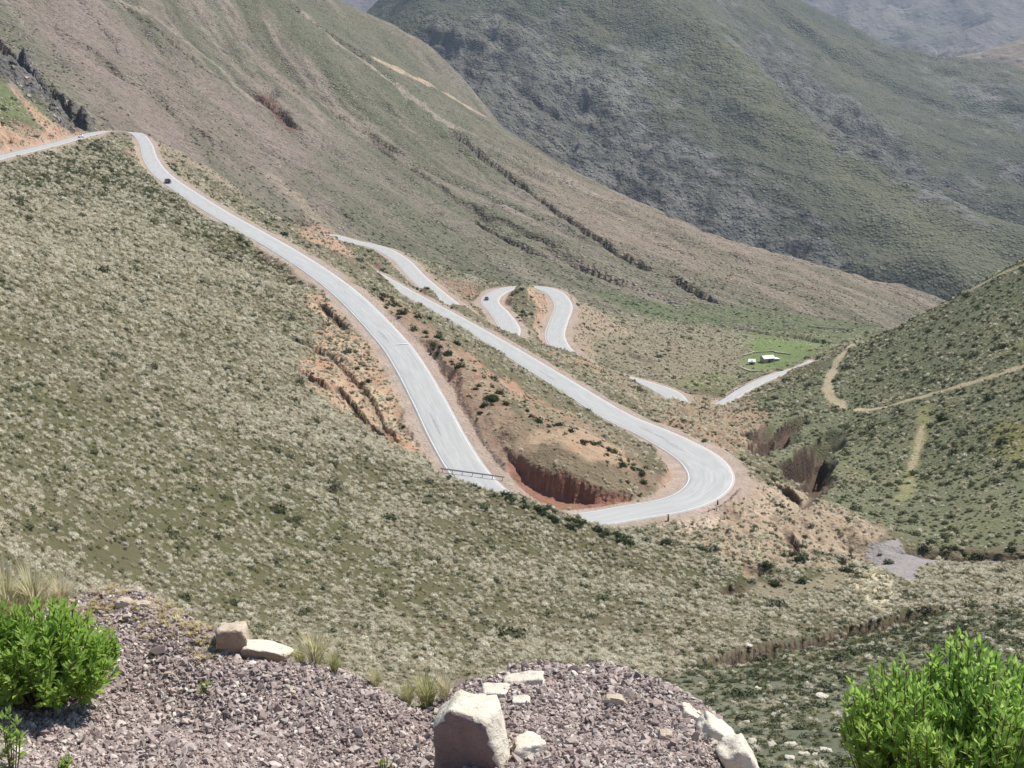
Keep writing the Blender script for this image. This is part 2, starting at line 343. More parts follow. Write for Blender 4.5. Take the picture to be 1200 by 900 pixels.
# stream banks, gullies and ravines (photo positions)
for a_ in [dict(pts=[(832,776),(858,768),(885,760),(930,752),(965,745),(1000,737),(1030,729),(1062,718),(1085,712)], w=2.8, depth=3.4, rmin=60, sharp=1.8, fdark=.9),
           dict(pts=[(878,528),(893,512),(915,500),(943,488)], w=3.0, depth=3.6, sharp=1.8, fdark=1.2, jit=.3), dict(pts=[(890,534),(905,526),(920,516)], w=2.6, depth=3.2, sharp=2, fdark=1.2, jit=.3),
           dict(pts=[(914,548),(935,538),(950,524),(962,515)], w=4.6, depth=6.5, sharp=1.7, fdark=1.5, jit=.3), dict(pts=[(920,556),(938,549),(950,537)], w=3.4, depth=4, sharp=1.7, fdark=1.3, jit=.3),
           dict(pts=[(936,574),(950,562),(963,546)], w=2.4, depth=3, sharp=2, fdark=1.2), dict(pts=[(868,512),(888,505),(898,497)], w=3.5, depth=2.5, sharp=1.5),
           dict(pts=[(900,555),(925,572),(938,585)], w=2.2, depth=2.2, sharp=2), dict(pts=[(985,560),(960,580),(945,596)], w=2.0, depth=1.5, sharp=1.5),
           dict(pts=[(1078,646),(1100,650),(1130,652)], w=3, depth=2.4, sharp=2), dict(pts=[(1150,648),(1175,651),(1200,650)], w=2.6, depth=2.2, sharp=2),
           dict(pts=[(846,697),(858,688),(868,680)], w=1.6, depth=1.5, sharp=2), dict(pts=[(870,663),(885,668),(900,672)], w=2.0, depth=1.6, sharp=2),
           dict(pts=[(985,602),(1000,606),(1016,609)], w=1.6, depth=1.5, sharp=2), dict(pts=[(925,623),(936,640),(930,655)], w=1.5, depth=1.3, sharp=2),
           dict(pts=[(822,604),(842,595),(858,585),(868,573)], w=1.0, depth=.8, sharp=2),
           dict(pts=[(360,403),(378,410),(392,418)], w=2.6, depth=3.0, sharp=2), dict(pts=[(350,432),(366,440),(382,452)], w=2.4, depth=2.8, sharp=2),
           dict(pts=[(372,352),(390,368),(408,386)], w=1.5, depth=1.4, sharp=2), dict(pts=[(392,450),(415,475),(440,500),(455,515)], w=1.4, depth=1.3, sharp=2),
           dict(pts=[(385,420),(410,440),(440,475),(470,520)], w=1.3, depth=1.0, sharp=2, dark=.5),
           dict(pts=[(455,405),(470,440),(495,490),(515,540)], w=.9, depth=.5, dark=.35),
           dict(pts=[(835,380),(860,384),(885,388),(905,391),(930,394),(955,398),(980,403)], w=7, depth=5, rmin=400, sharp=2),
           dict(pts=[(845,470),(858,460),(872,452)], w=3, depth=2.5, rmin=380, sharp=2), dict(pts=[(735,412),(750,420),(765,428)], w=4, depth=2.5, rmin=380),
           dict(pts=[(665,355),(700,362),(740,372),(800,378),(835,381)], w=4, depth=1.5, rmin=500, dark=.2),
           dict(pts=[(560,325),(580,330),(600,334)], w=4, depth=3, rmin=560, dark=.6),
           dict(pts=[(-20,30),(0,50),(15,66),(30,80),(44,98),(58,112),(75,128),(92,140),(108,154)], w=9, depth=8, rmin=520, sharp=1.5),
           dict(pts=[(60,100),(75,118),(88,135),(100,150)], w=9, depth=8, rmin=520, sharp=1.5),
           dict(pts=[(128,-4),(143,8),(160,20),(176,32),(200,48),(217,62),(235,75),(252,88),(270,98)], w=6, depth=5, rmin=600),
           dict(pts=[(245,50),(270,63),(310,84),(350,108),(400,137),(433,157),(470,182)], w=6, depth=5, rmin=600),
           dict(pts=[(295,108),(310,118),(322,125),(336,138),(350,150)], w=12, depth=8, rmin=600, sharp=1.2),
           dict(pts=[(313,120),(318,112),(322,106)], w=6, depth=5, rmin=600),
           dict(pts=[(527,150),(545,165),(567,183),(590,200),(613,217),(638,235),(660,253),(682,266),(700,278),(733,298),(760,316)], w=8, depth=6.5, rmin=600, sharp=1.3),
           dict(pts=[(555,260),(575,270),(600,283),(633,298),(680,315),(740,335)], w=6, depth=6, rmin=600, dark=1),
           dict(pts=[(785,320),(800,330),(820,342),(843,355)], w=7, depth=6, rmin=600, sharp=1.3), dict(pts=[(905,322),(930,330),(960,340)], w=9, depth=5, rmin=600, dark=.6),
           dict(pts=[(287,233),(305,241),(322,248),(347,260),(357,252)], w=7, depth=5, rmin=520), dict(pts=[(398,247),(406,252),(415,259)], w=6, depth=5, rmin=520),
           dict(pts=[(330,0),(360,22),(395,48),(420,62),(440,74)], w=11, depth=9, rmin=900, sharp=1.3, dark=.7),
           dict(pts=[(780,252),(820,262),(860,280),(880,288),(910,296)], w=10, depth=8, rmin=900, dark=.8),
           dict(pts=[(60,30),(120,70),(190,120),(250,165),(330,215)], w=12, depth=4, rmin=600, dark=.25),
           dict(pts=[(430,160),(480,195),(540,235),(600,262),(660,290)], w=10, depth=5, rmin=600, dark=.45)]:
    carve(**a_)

# ------------------------------------------------------------------ what the ground is made of (albedo by place)
def C(*c): return np.array(c, np.float32)
def lay(mask, col): 
    global ALB
    ALB = ALB*(1-mask[..., None]) + col*mask[..., None]
n1 = fbm(X/38, Y/38, 101, 4); n2 = fbm(X/7, Y/7, 102, 4); n3 = fbm(X/120, Y/120, 103, 4); n4 = fbm(X/2.0, Y/2.0, 104, 3)
ALB[:] = C(.165, .155, .098)
lay(sstep(-.1, .5, n1+n2*.5), C(.225, .20, .145)); lay(sstep(.1, .6, -n1+n2*.4)*.8, C(.135, .14, .075))
ALB *= np.array([.66, .64, .58], np.float32)
# middle mountain
foot_u = np.radians(np.array([-60, -23, -15, -9, -2, 4, 9.5, 15, 60.])); foot_r = np.array([545, 545, 650, 745, 735, 700, 745, 740, 620.])
FR = np.interp(A, foot_u, foot_r)
MTN = sstep(-15, 25, Rr-FR)
st1 = fbm(ac/26+wob/60, al/330, 111, 5); st2 = fbm(ac/60, al/420, 112, 4); st3 = fbm(ac/9, al/60, 113, 4)
mcol = C(.190, .175, .125)*np.ones(X.shape+(3,), np.float32)
def mixc(base, m, c): return base*(1-m[..., None]) + c*m[..., None]
mcol = mixc(mcol, sstep(-.15, .35, st1+st2*.6), C(.255, .212, .168)); mcol = mixc(mcol, sstep(.05, .45, -st1+st2*.5)*.9, C(.135, .139, .088))
mcol = mixc(mcol, sstep(.15, .5, st3+st1*.4)*.45, C(.33, .28, .23)); mcol = mixc(mcol, sstep(.1, .45, -st3)*.5, C(.09, .082, .065)); mcol = mcol*.92
ALB = ALB*(1-MTN[..., None]) + mcol*MTN[..., None]
M_ = poly_mask([(0,0),(120,-10),(300,120),(420,190),(470,260),(330,255),(200,190),(110,150),(60,70)], 600, 2500, 40, 25, .12); lay(M_*(.45+.35*sstep(-.3, .3, st1)), C(.245, .195, .168))
M_ = poly_mask([(400,150),(560,230),(640,300),(560,325),(420,275),(330,220)], 600, 1500, 40, 25, .12); lay(M_*(.5+.4*sstep(-.3, .3, -st1)), C(.150, .146, .100))
M_ = poly_mask([(330,0),(440,20),(560,130),(640,190),(560,180),(440,110),(360,40)], 900, 2600, 25, 12, .12); lay(M_*.7, C(.146, .147, .100))
M_ = poly_mask([(560,150),(700,215),(900,290),(1080,352),(980,372),(860,352),(760,320),(660,250)], 700, 2000, 30, 16, .12); lay(M_*(.35+.35*sstep(-.3, .3, st1)), C(.285, .225, .170))
TRAIL = np.zeros(X.shape, np.float32)
def stripe(pts, w, col, k=1.0, rmin=30, rmax=2990, js=1.0):
    pl = pickline(pts, rmin=rmin, rmax=rmax)
    if len(pl) < 2: return
    D = dist_poly(resample(pl, w*1.5), w*2.5)[0]
    global TRAIL
    w_ = w*(1+.8*fbm(X/(w*2.2), Y/(w*2.2), 133, 3)*js); q_ = np.clip((w_-D)/(w*.4)+.2, 0, 1)*(D < 1e8)*k; TRAIL = np.maximum(TRAIL, q_); lay(q_, col)
stripe([(445,72),(470,84),(500,98),(530,115),(565,136)], 11, C(.50, .37, .27), .9, 900)
stripe([(360,20),(400,55),(430,75),(467,103),(500,128),(527,147)], 9, C(.36, .30, .25), .8, 900)
stripe([(527,147),(560,165),(600,185),(660,210),(720,235)], 7, C(.34, .28, .23), .5, 700)
stripe([(130,0),(180,20),(225,55),(262,85),(300,120)], 6, C(.36, .30, .24), .6, 600)
stripe([(320,210),(360,245),(395,275)], 9, C(.36, .29, .22), .6, 550)
# valley floor, meadow
M_ = poly_mask([(665,355),(720,365),(840,385),(880,392),(880,440),(800,450),(720,430),(665,400)], 420, 720, 8, 10); lay(M_*.75, C(.235, .20, .145))
M_ = poly_mask([(690,345),(840,360),(1000,378),(1060,385),(1000,404),(880,388),(760,376)], 560, 900, 8, 10); lay(M_*.75, C(.125, .155, .075))
M_ = poly_mask([(866,394),(905,392),(965,398),(975,408),(945,418),(925,428),(880,438),(868,425),(880,410)], 440, 720, 13, 9); MEAD = M_; lay(M_*.9, C(.14, .195, .07)); lay(M_*sstep(.0,.4,n2)*.6, C(.17,.19,.09)); lay(M_*sstep(.1,.4,-n2)*.5, C(.11,.16,.055))
M_ = poly_mask([(800,440),(880,430),(870,448),(850,460),(790,450)], 420, 640, 5, 6); lay(M_*.6, C(.15, .17, .07))
# right hill
M_ = poly_mask([(985,412),(1100,350),(1210,290),(1420,150),(1420,640),(1200,655),(1100,648),(1000,600),(940,560),(880,520),(860,480),(940,440)], 198, 620, 10, 8)
RH_ = M_; lay(M_*.9, C(.128, .140, .082)); lay(M_*sstep(.0, .5, n1)*.55, C(.165, .165, .09)); lay(M_*sstep(.25, .5, n2)*.4, C(.20, .19, .12)); lay(M_*sstep(.2,.45,-n2)*.4, C(.095,.11,.065))
PALE = C(.40, .33, .22)
stripe([(1003,402),(990,412),(980,425),(974,440),(970,455),(972,466),(985,474),(1010,481),(1035,478),(1060,470),(1095,461),(1130,451),(1165,441),(1205,428)], 1.7, PALE, .85, 180)
stripe([(1082,476),(1084,495),(1078,515),(1072,540),(1066,560),(1060,585)], 1.6, C(.26, .24, .11), .6, 180); stripe([(1080,500),(1076,525),(1068,550)], .8, PALE, .7, 180)
stripe([(1205,308),(1170,322),(1140,338)], 2.0, PALE, .7, 300); stripe([(1120,440),(1160,420),(1205,400)], 5, C(.24,.22,.09), .5, 200)
M_ = poly_mask([(1160,500),(1215,490),(1215,545),(1170,535)], 180, 330, 14, 14); lay(M_*.6, C(.22, .20, .07))
# lower right: dark scree, brown badland, grey pan
M_ = poly_mask([(760,800),(840,778),(900,765),(1000,740),(1080,722),(1210,700),(1210,1100),(600,1100),(700,860)], 20, 140, 20, 30); lay(M_*.85, C(.135, .145, .098)); lay(M_*sstep(0, .4, n2)*.5, C(.095, .105, .075)); lay(M_*sstep(.1,.5,n4)*.4, C(.22, .20, .14))
LRD = M_
M_ = poly_mask([(790,470),(830,458),(880,470),(900,490),(890,520),(860,540),(810,520),(780,490)], 240, 440, 8, 9); BAD1 = M_; lay(M_*.9, C(.32, .235, .165)); lay(M_*sstep(0,.4,n2)*.6, C(.21,.15,.105))
M_ = poly_mask([(770,625),(830,600),(880,570),(930,585),(1000,600),(1035,625),(1010,665),(930,665),(880,672),(830,640)], 140, 235, 8, 9); BAD2 = M_; lay(M_*.85, C(.36, .275, .195)); lay(M_*sstep(0,.4,n2)*.5, C(.27,.20,.14)); lay(M_*sstep(.0,.4,-n4)*.5, C(.46,.37,.27))
M_ = poly_mask([(870,575),(905,560),(960,585),(930,600),(880,610)], 150, 240, 6, 6); lay(M_*.7, C(.45, .35, .26))
M_ = poly_mask([(760,615),(830,600),(850,612),(800,628)], 140, 215, 5, 6); lay(M_*.8, C(.48, .38, .30))
M_ = poly_mask([(1018,640),(1050,630),(1065,645),(1102,655),(1075,668),(1070,684),(1040,672),(1014,656)], 150, 230, 2, 3); PAN = M_; lay(M_, C(.27, .245, .235))
M_ = poly_mask([(990,686),(1012,664),(1045,674),(1048,700),(1035,718),(1015,705)], 130, 220, 4, 6); lay(M_*.9, C(.52, .45, .31))
stripe([(990,672),(960,690),(900,695)], 2.5, C(.33, .27, .2), .5, 100)
# island and banks
M_ = poly_mask([(455,345),(520,400),(600,450),(700,505),(750,545),(775,575),(740,560),(640,500),(560,440),(560,500),(600,560),(560,560),(520,480),(480,400),(430,350)], 190, 420, 8, 12); lay(M_*.9, C(.30, .205, .14)); lay(M_*sstep(.0,.35,n2+n4*.5)*.7, C(.36, .20, .135)); lay(M_*sstep(.1,.4,-n2)*.6, C(.16,.15,.09))
STRIP = poly_mask([(440,340),(500,380),(550,425),(595,475),(632,522),(604,562),(575,535),(540,485),(500,425),(450,365)], 192, 330, 6, 9)*(RD > flat); lay(STRIP*.9, C(.265, .19, .135)); lay(STRIP*sstep(.0,.35,fbm(RS/1.6, RD/6, 172, 4))*.7, C(.21,.13,.095)); lay(STRIP*sstep(.05,.35,-n2)*.5, C(.34,.26,.18))
SAND = poly_mask([(625,506),(680,502),(728,526),(745,550),(715,545),(680,530),(640,524),(615,520)], 188, 260, 4, 6)*(RD > flat); M_ = poly_mask([(600,500),(680,490),(740,520),(778,565),(770,592),(715,594),(650,588),(610,565),(590,530)], 186, 260, 6, 8)*(RD > flat); SCRUB = M_; lay(M_*.7, C(.21,.16,.11)); lay(SAND*.6, C(.42, .30, .20)); lay(SAND*sstep(0,.4,n4)*.5, C(.36,.23,.15))
lay(np.clip(CLIFF*1.5, 0, 1), C(.245, .130, .092)); lay(CLIFF*sstep(.1, .5, fbm(Z/1.5, (X+Y)/2, 67, 3))*.5, C(.33, .20, .14)); lay(CLIFF*sstep(.1,.4,fbm(Z/.7, X/6, 66, 3))*.5, C(.15,.075,.055))
M_ = poly_mask([(352,340),(375,345),(410,375),(450,430),(480,480),(508,540),(480,530),(440,505),(400,480),(360,445),(348,430),(370,400),(378,375)], 195, 335, 6, 8); BANK = M_
lay(M_*.92, C(.40, .275, .19)); lay(M_*sstep(-.05, .35, fbm((X+Y*.3)/1.5, (Y-X*.3)/9, 141, 3))*.6, C(.48, .38, .25)); lay(M_*sstep(.15, .4, n2)*.5, C(.36, .19, .115))
M_ = poly_mask([(-160,200),(-150,120),(0,146),(45,150),(72,160),(60,168),(0,184)], 380, 560, 5, 6); lay(M_*.8, C(.33, .21, .155)); lay(M_*sstep(.0, .35, n2)*.7, C(.22, .17, .11))
M_ = poly_mask([(0,95),(30,110),(70,145),(40,142),(0,138),(-150,120),(-150,60)], 480, 640, 6, 6); lay(M_*.7, C(.135, .16, .08))
M_ = poly_mask([(345,255),(372,262),(395,275),(415,300),(395,305),(375,295),(355,280)], 480, 800, 5, 7); lay(M_*.85, C(.40, .25, .18))
M_ = poly_mask([(510,325),(560,330),(560,378),(540,372),(515,345)], 480, 700, 6, 7); lay(M_*.8, C(.27, .17, .125))
M_ = poly_mask([(590,335),(625,335),(640,390),(610,400),(590,375)], 430, 600, 6, 7); lay(M_*.7, C(.19, .165, .11))
M_ = poly_mask([(640,400),(720,425),(800,470),(860,530),(830,535),(760,480),(640,415)], 225, 420, 8, 9); lay(M_*.8, C(.27, .20, .14)); lay(M_*sstep(.1,.4,n2)*.6, C(.34,.22,.15))
soil = C(.40, .275, .20); lay(np.clip(CUT*1.6, 0, 1)*.9*(1-MTN), soil); cs_ = fbm(RS/1.3, RD/5.0, 171, 4); lay(CUT*sstep(.0, .3, cs_)*.8*(1-MTN), C(.27, .145, .10)); lay(CUT*sstep(.1, .4, -cs_)*.6*(1-MTN), C(.46, .34, .24)); lay(np.clip(FILL*1.2, 0, 1)*.7*(1-MTN), C(.33, .25, .19))
lay(CUT*sstep(.0, .4, n4)*.5, C(.30, .16, .10))
# road shoulders
shm = sstep(flat+1.2, flat-.8, RD+n4*.8); lay(shm*.9, C(.355, .285, .235)); lay(shm*sstep(0, .5, n4)*.5, C(.42, .355, .30)); lay(shm*sstep(.05, .4, n2)*.5, C(.28,.22,.17))
# dark gully rock and soil, with the scarps' shade painted into the colour
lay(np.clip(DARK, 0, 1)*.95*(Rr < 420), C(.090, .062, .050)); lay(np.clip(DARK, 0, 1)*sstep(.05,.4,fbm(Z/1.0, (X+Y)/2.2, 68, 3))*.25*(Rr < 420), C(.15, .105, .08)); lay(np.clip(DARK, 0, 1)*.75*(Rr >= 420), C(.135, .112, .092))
M_ = poly_mask([(298,110),(316,110),(350,152),(338,150)], 600, 1600, 5, 4); lay(M_*.7, C(.17, .085, .065))
M_ = poly_mask([(-10,40),(30,60),(60,100),(110,150),(80,150),(40,120),(-10,80)], 520, 900, 10, 8); lay(M_*.8, C(.13, .125, .125))
sward = sstep(8, -8, Rr-np.interp(A, foot_u, np.full(9, 260.)))*0
# broken relief on the bare ground
rough = np.clip(BAD1+BAD2*.8+BANK*.45+CUT*.35*(Rr<330)+CLIFF*.3+np.clip(CUT, 0, 1)*.3, 0, 1)*(RD > flat)
Z = Z + rough*(fbm(X/2.6, Y/2.6, 151, 4)*1.5 + fbm(X/.9, Y/.9, 152, 2)*.35)
Z = Z + DARK*(Rr > 500)*fbm(X/9, Y/9, 153, 4)*5
M_ = poly_mask([(-10,40),(30,60),(60,100),(110,150),(80,150),(40,120),(-10,80)], 520, 900, 10, 8); Z = Z + M_*fbm(X/12, Y/12, 154, 5)*14

# ------------------------------------------------------------------ ground materials
def ground_mat(name, s1, s2, s3, speck=.5, bstr=.6, bd=.1, pal=(.42, .37, .26), dk=(.055, .06, .035), blot=.25):
    """albedo from the place, broken up by grain, pale dry tufts and dark cushion plants"""
    t = NT(name, .95, .1); o = t.obj(); a = t.attr('albedo').outputs['Color']
    g1 = t.noise(o, s1, 4, .6); c = t.mix(t.math('MULTIPLY', t.ramp(g1, [(.35, 0), (.65, 1)]), blot), a, t.mix(1.0, a, (.62, .66, .6), 'MULTIPLY'))
    v = t.new('ShaderNodeTexVoronoi'); t.l.new(o, v.inputs['Vector']); v.inputs['Scale'].default_value = s2
    p = t.ramp(v.outputs['Distance'], [(.18, 1), (.42, 0)]); sel = t.ramp(v.outputs['Color'], [(.42, 0), (.5, 1)])
    veg = t.attr('veg').outputs['Fac']
    pm = t.math('MULTIPLY', t.math('MULTIPLY', p, sel), t.math('MULTIPLY', veg, speck))
    c = t.mix(pm, c, pal)
    g2 = t.noise(o, s3, 3, .6); dm = t.math('MULTIPLY', t.ramp(g2, [(.54, 0), (.66, 1)]), t.math('ADD', t.math('MULTIPLY', veg, .5), .16))
    c = t.mix(dm, c, t.mix(.6, c, dk))
    g3 = t.noise(o, s3*2.3, 2, .6); c = t.mix(t.ramp(g3, [(.4, 0), (.7, .35)]), c, t.mix(1.0, c, (1.45, 1.4, 1.35), 'MULTIPLY'))
    t.col(c)
    h = t.math('ADD', t.math('MULTIPLY', g2, 1.2), t.math('MULTIPLY', p, .5)); t.bump(t.math('ADD', h, t.math('MULTIPLY', g1, 1.0)), bstr, bd)
    return t.m
GM_near = ground_mat('hillside_ground', .35, 1.1, 1.6, .5, .7, .35)
GM_mtn = ground_mat('mountain_ground', .05, .26, .22, .75, 1.0, 4.0, (.38, .34, .28), (.045, .045, .035), blot=.45)

LHm = Rr < 1e9
VEG = np.clip((Rr-180)/80, 0, 1)*np.clip(1 - shm - CLIFF - DARK*3 - PAN - BANK*.55 - BAD1*.4 - BAD2*.4, 0, 1)*(1-.3*RH_)
verts = np.stack([X, Y, Z], -1).reshape(-1, 3); idx = np.arange(NR*NC).reshape(NR, NC)
LAB = np.zeros((NR-1, NC-1), np.int8)
RM, AM = Rr[:-1, :-1], A[:-1, :-1]
uR, _ = at2uv(AM, T[:-1, :-1])
LAB[RM > 200] = 1
LAB[(RM > 197) & (uR > 925)] = 2
LAB[(RM <= 200) & (uR < 770) & (RM <= 187)] = 0
LAB[Rr[:-1, :-1] > FR[:-1, :-1]] = 3
# the near hill on the left reaches far back
hillcrest = np.interp(AM, *zip(*[(float(uv2at(u, v)[0]), r) for u, v, r in [(-400,200,340),(0,194,372),(60,178,455),(118,160,560),(160,196,500),(200,222,462),(260,266,410),(320,308,360),(350,335,325),(400,360,300),(450,400,262),(500,480,222),(540,560,190),(600,588,178),(700,615,175),(760,630,180),(860,640,180),(1000,650,188),(1400,650,195)]]))
LAB[(LAB != 3)] = np.where(RM < hillcrest, 0, np.where((uR > 925) & (RM > 195), 2, 1))[LAB != 3]
f_all = np.stack([idx[:-1, :-1], idx[:-1, 1:], idx[1:, 1:], idx[1:, :-1]], -1)
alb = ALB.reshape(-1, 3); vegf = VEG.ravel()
LHC = np.interp(A, *zip(*[(float(uv2at(u, v)[0]), r) for u, v, r in [(-400,200,340),(0,194,372),(60,178,455),(118,160,560),(160,196,500),(200,222,462),(260,266,410),(320,308,360),(350,335,325),(400,360,300),(450,400,262),(500,480,222),(540,560,190),(600,588,178),(700,615,175),(760,630,180),(860,640,180),(1000,650,188),(1400,650,195)]]))
# shared normals so that neighbouring pieces of ground meet without a crease
dXr = np.gradient(np.stack([X, Y, Z], -1), axis=0); dXa = np.gradient(np.stack([X, Y, Z], -1), axis=1)
NRM = np.cross(dXa, dXr); NRM /= np.linalg.norm(NRM, axis=-1, keepdims=True)+1e-9; NRM *= np.sign(NRM[..., 2:3]+1e-9); nrm = NRM.reshape(-1, 3)
def land(name, lab, mat, label=None):
    f = f_all[LAB == lab]; used = np.unique(f); m = np.full(NR*NC, -1, np.int32); m[used] = np.arange(len(used))
    o = mesh_obj(name, verts[used], m[f], mat, smooth=True, kind='structure')
    cattr(o, 'albedo', alb[used]); pattr(o, 'veg', vegf[used])
    o.data.normals_split_custom_set_from_vertices(nrm[used].tolist()) if len(used) < 1 else None
    return o
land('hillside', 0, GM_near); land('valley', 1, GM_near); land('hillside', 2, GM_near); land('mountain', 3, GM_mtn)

def ground_z(x, y):
    a = np.arctan2(x, y); r = np.hypot(x, y)
    j = np.clip(np.searchsorted(az, a)-1, 0, NC-2); i = np.clip(np.searchsorted(rad, r)-1, 0, NR-2)
    fx = np.clip((a-az[j])/(az[j+1]-az[j]), 0, 1); fy = np.clip((r-rad[i])/(rad[i+1]-rad[i]), 0, 1)
    return (Z[i, j]*(1-fx)+Z[i, j+1]*fx)*(1-fy)+(Z[i+1, j]*(1-fx)+Z[i+1, j+1]*fx)*fy

# ------------------------------------------------------------------ road surface and its paint
def ribbon(c, offs, dz, name, mat, kind='structure', skirt=None):
    t = np.gradient(c[:, :2], axis=0); t /= np.linalg.norm(t, axis=1)[:, None]; n = np.stack([t[:, 1], -t[:, 0]], 1)
    rows = []; ac_ = []; offs = [np.asarray(o)*np.ones(len(c)) for o in offs]; zs = [dz]*len(offs)
    if skirt: offs = [offs[0]-.12] + offs + [offs[-1]+.12]; zs = [dz-skirt] + zs + [dz-skirt]
    for w, z in zip(offs, zs): rows.append(np.c_[c[:, 0]+n[:, 0]*w, c[:, 1]+n[:, 1]*w, c[:, 2]+z]); ac_.append(w)
    v = np.stack(rows, 1); N, K = v.shape[:2]; ii = np.arange(N*K).reshape(N, K)
    f = np.stack([ii[:-1, :-1], ii[1:, :-1], ii[1:, 1:], ii[:-1, 1:]], -1).reshape(-1, 4)[:, ::-1]
    o = mesh_obj(name, v.reshape(-1, 3), f, mat, kind=kind)
    s = np.r_[0, np.cumsum(np.linalg.norm(np.diff(c[:, :2], axis=0), axis=1))]
    pattr(o, 'across', np.stack(ac_, 1).ravel()); pattr(o, 'along', np.repeat(s, K))
    return o
t = NT('asphalt', .75, .3); ac_n = t.attr('across').outputs['Fac']; al_n = t.attr('along').outputs['Fac']
cmb = t.new('ShaderNodeCombineXYZ'); t.l.new(ac_n, cmb.inputs[0]); t.l.new(t.math('MULTIPLY', al_n, .05), cmb.inputs[1])
strk = t.noise(cmb.outputs[0], 2.2, 4, .6); o_ = t.obj(); blotch = t.noise(o_, .12, 4, .6); fine = t.noise(o_, 3.0, 3, .7)
c = t.mix(t.ramp(strk, [(.3, 0), (.7, 1)]), (.32, .322, .305), (.425, .423, .40)); c = t.mix(t.math('MULTIPLY', t.ramp(blotch, [(.5, 0), (.75, 1)]), .4), c, (.33, .345, .36))
wheel = t.ramp(t.math('ABSOLUTE', t.math('SUBTRACT', t.math('ABSOLUTE', ac_n), 1.7)), [(.0, 1), (.9, 0)]); c = t.mix(t.math('MULTIPLY', wheel, .16), c, (.30, .31, .32))
edge = t.math('GREATER_THAN', t.math('ADD', t.math('ABSOLUTE', ac_n), t.math('MULTIPLY', fine, .7)), 3.75); c = t.mix(t.math('MULTIPLY', edge, .45), c, (.46, .39, .33))
t.col(c); t.bump(fine, .3, .02); ASPH = t.m
ribbon(RC, [WID*k for k in (-1, -.66, -.33, 0, .33, .66, 1)], .06, 'road', ASPH, skirt=.35)
t = NT('road_paint', .6, .3); o_ = t.obj(); wn_ = t.noise(o_, 1.3, 4, .7); t.col(t.mix(t.ramp(wn_, [(.45, 0), (.62, .7)]), (.66, .65, .62), (.43, .43, .41))); PAINT = t.m
e0 = WID-.38
for s_ in (-1, 1):
    ribbon(RC, sorted([s_*1.0, s_*1.001]) and ([e0-.08, e0+.08] if s_ > 0 else [-e0-.08, -e0+.08]), .075, 'edge_line', PAINT)
# dashed centre line, one flat sheet
cv, cf = [], []
tang = np.gradient(RC[:, :2], axis=0); tang /= np.linalg.norm(tang, axis=1)[:, None]; nn_ = np.stack([tang[:, 1], -tang[:, 0]], 1)
for i in range(0, len(RC)-4, 6):
    b = len(cv)
    for q in (0, 1, 2):
        for w in (-.06, .06): cv.append((RC[i+q, 0]+nn_[i+q, 0]*w, RC[i+q, 1]+nn_[i+q, 1]*w, RC[i+q, 2]+.072))
    cf += [(b, b+2, b+3, b+1), (b+2, b+4, b+5, b+3)]
t = NT('worn_paint', .7, .2); t.col((.47, .47, .45)); WORN = t.m
mesh_obj('centre_line', cv, cf, WORN, kind='structure')
def road_at(u, v):
    """nearest road sample to a photo position"""
    uu, vv = at2uv(RCa2, RC[:, 2]/RCr2); return int(np.argmin((uu-u)**2+(vv-v)**2))
RCr2 = np.hypot(RC[:, 0], RC[:, 1]); RCa2 = np.arctan2(RC[:, 0], RC[:, 1])
i = road_at(461, 406); c_ = RC[i]; vv_ = []
for a_, w in ((-.5, -2.9), (-.5, 0.3), (.5, 0.3), (.5, -2.9)):
    vv_.append((c_[0]+tang[i, 0]*a_+nn_[i, 0]*w, c_[1]+tang[i, 1]*a_+nn_[i, 1]*w, c_[2]+.09))
vv_ = [(x, y, float(np.interp(0, [0], [z]))) for x, y, z in vv_]
bar = mesh_obj('stop_line', vv_, [(3, 2, 1, 0)], PAINT, kind='structure')

t = NT('tar_patch', .8, .2); n_ = t.noise(t.obj(), 1.6, 4, .7); t.col(t.mix(t.ramp(n_, [(.4, 0), (.6, 1)]), (.25, .255, .25), (.36, .36, .345))); TAR = t.m
for u_, v_, o0, o1, ln in ((763, 520, -.6, .3, 5), (788, 533, -1.2, -.4, 4), (455, 392, .5, 1.3, 3), (640, 447, -.9, -.3, 5), (510, 500, .6, 1.1, 4)):
    i_ = road_at(u_, v_); q = np.arange(max(0, i_-ln), min(len(RC), i_+ln+1)); fw = np.sin(np.linspace(0.15, math.pi-.15, len(q)))**.5; mid_ = (o0+o1)/2; hw = (o1-o0)/2*fw*(1+RNG.uniform(-.25, .25, len(q)))
    L_ = np.stack([RC[q, 0]+nn_[q, 0]*(mid_-hw), RC[q, 1]+nn_[q, 1]*(mid_-hw), RC[q, 2]+.068], 1); R_ = np.stack([RC[q, 0]+nn_[q, 0]*(mid_+hw), RC[q, 1]+nn_[q, 1]*(mid_+hw), RC[q, 2]+.068], 1)
    vv2 = np.concatenate([L_, R_]); m_ = len(q); mesh_obj('asphalt_patch', vv2, [(k, k+1, m_+k+1, m_+k) for k in range(m_-1)], TAR, kind='structure')
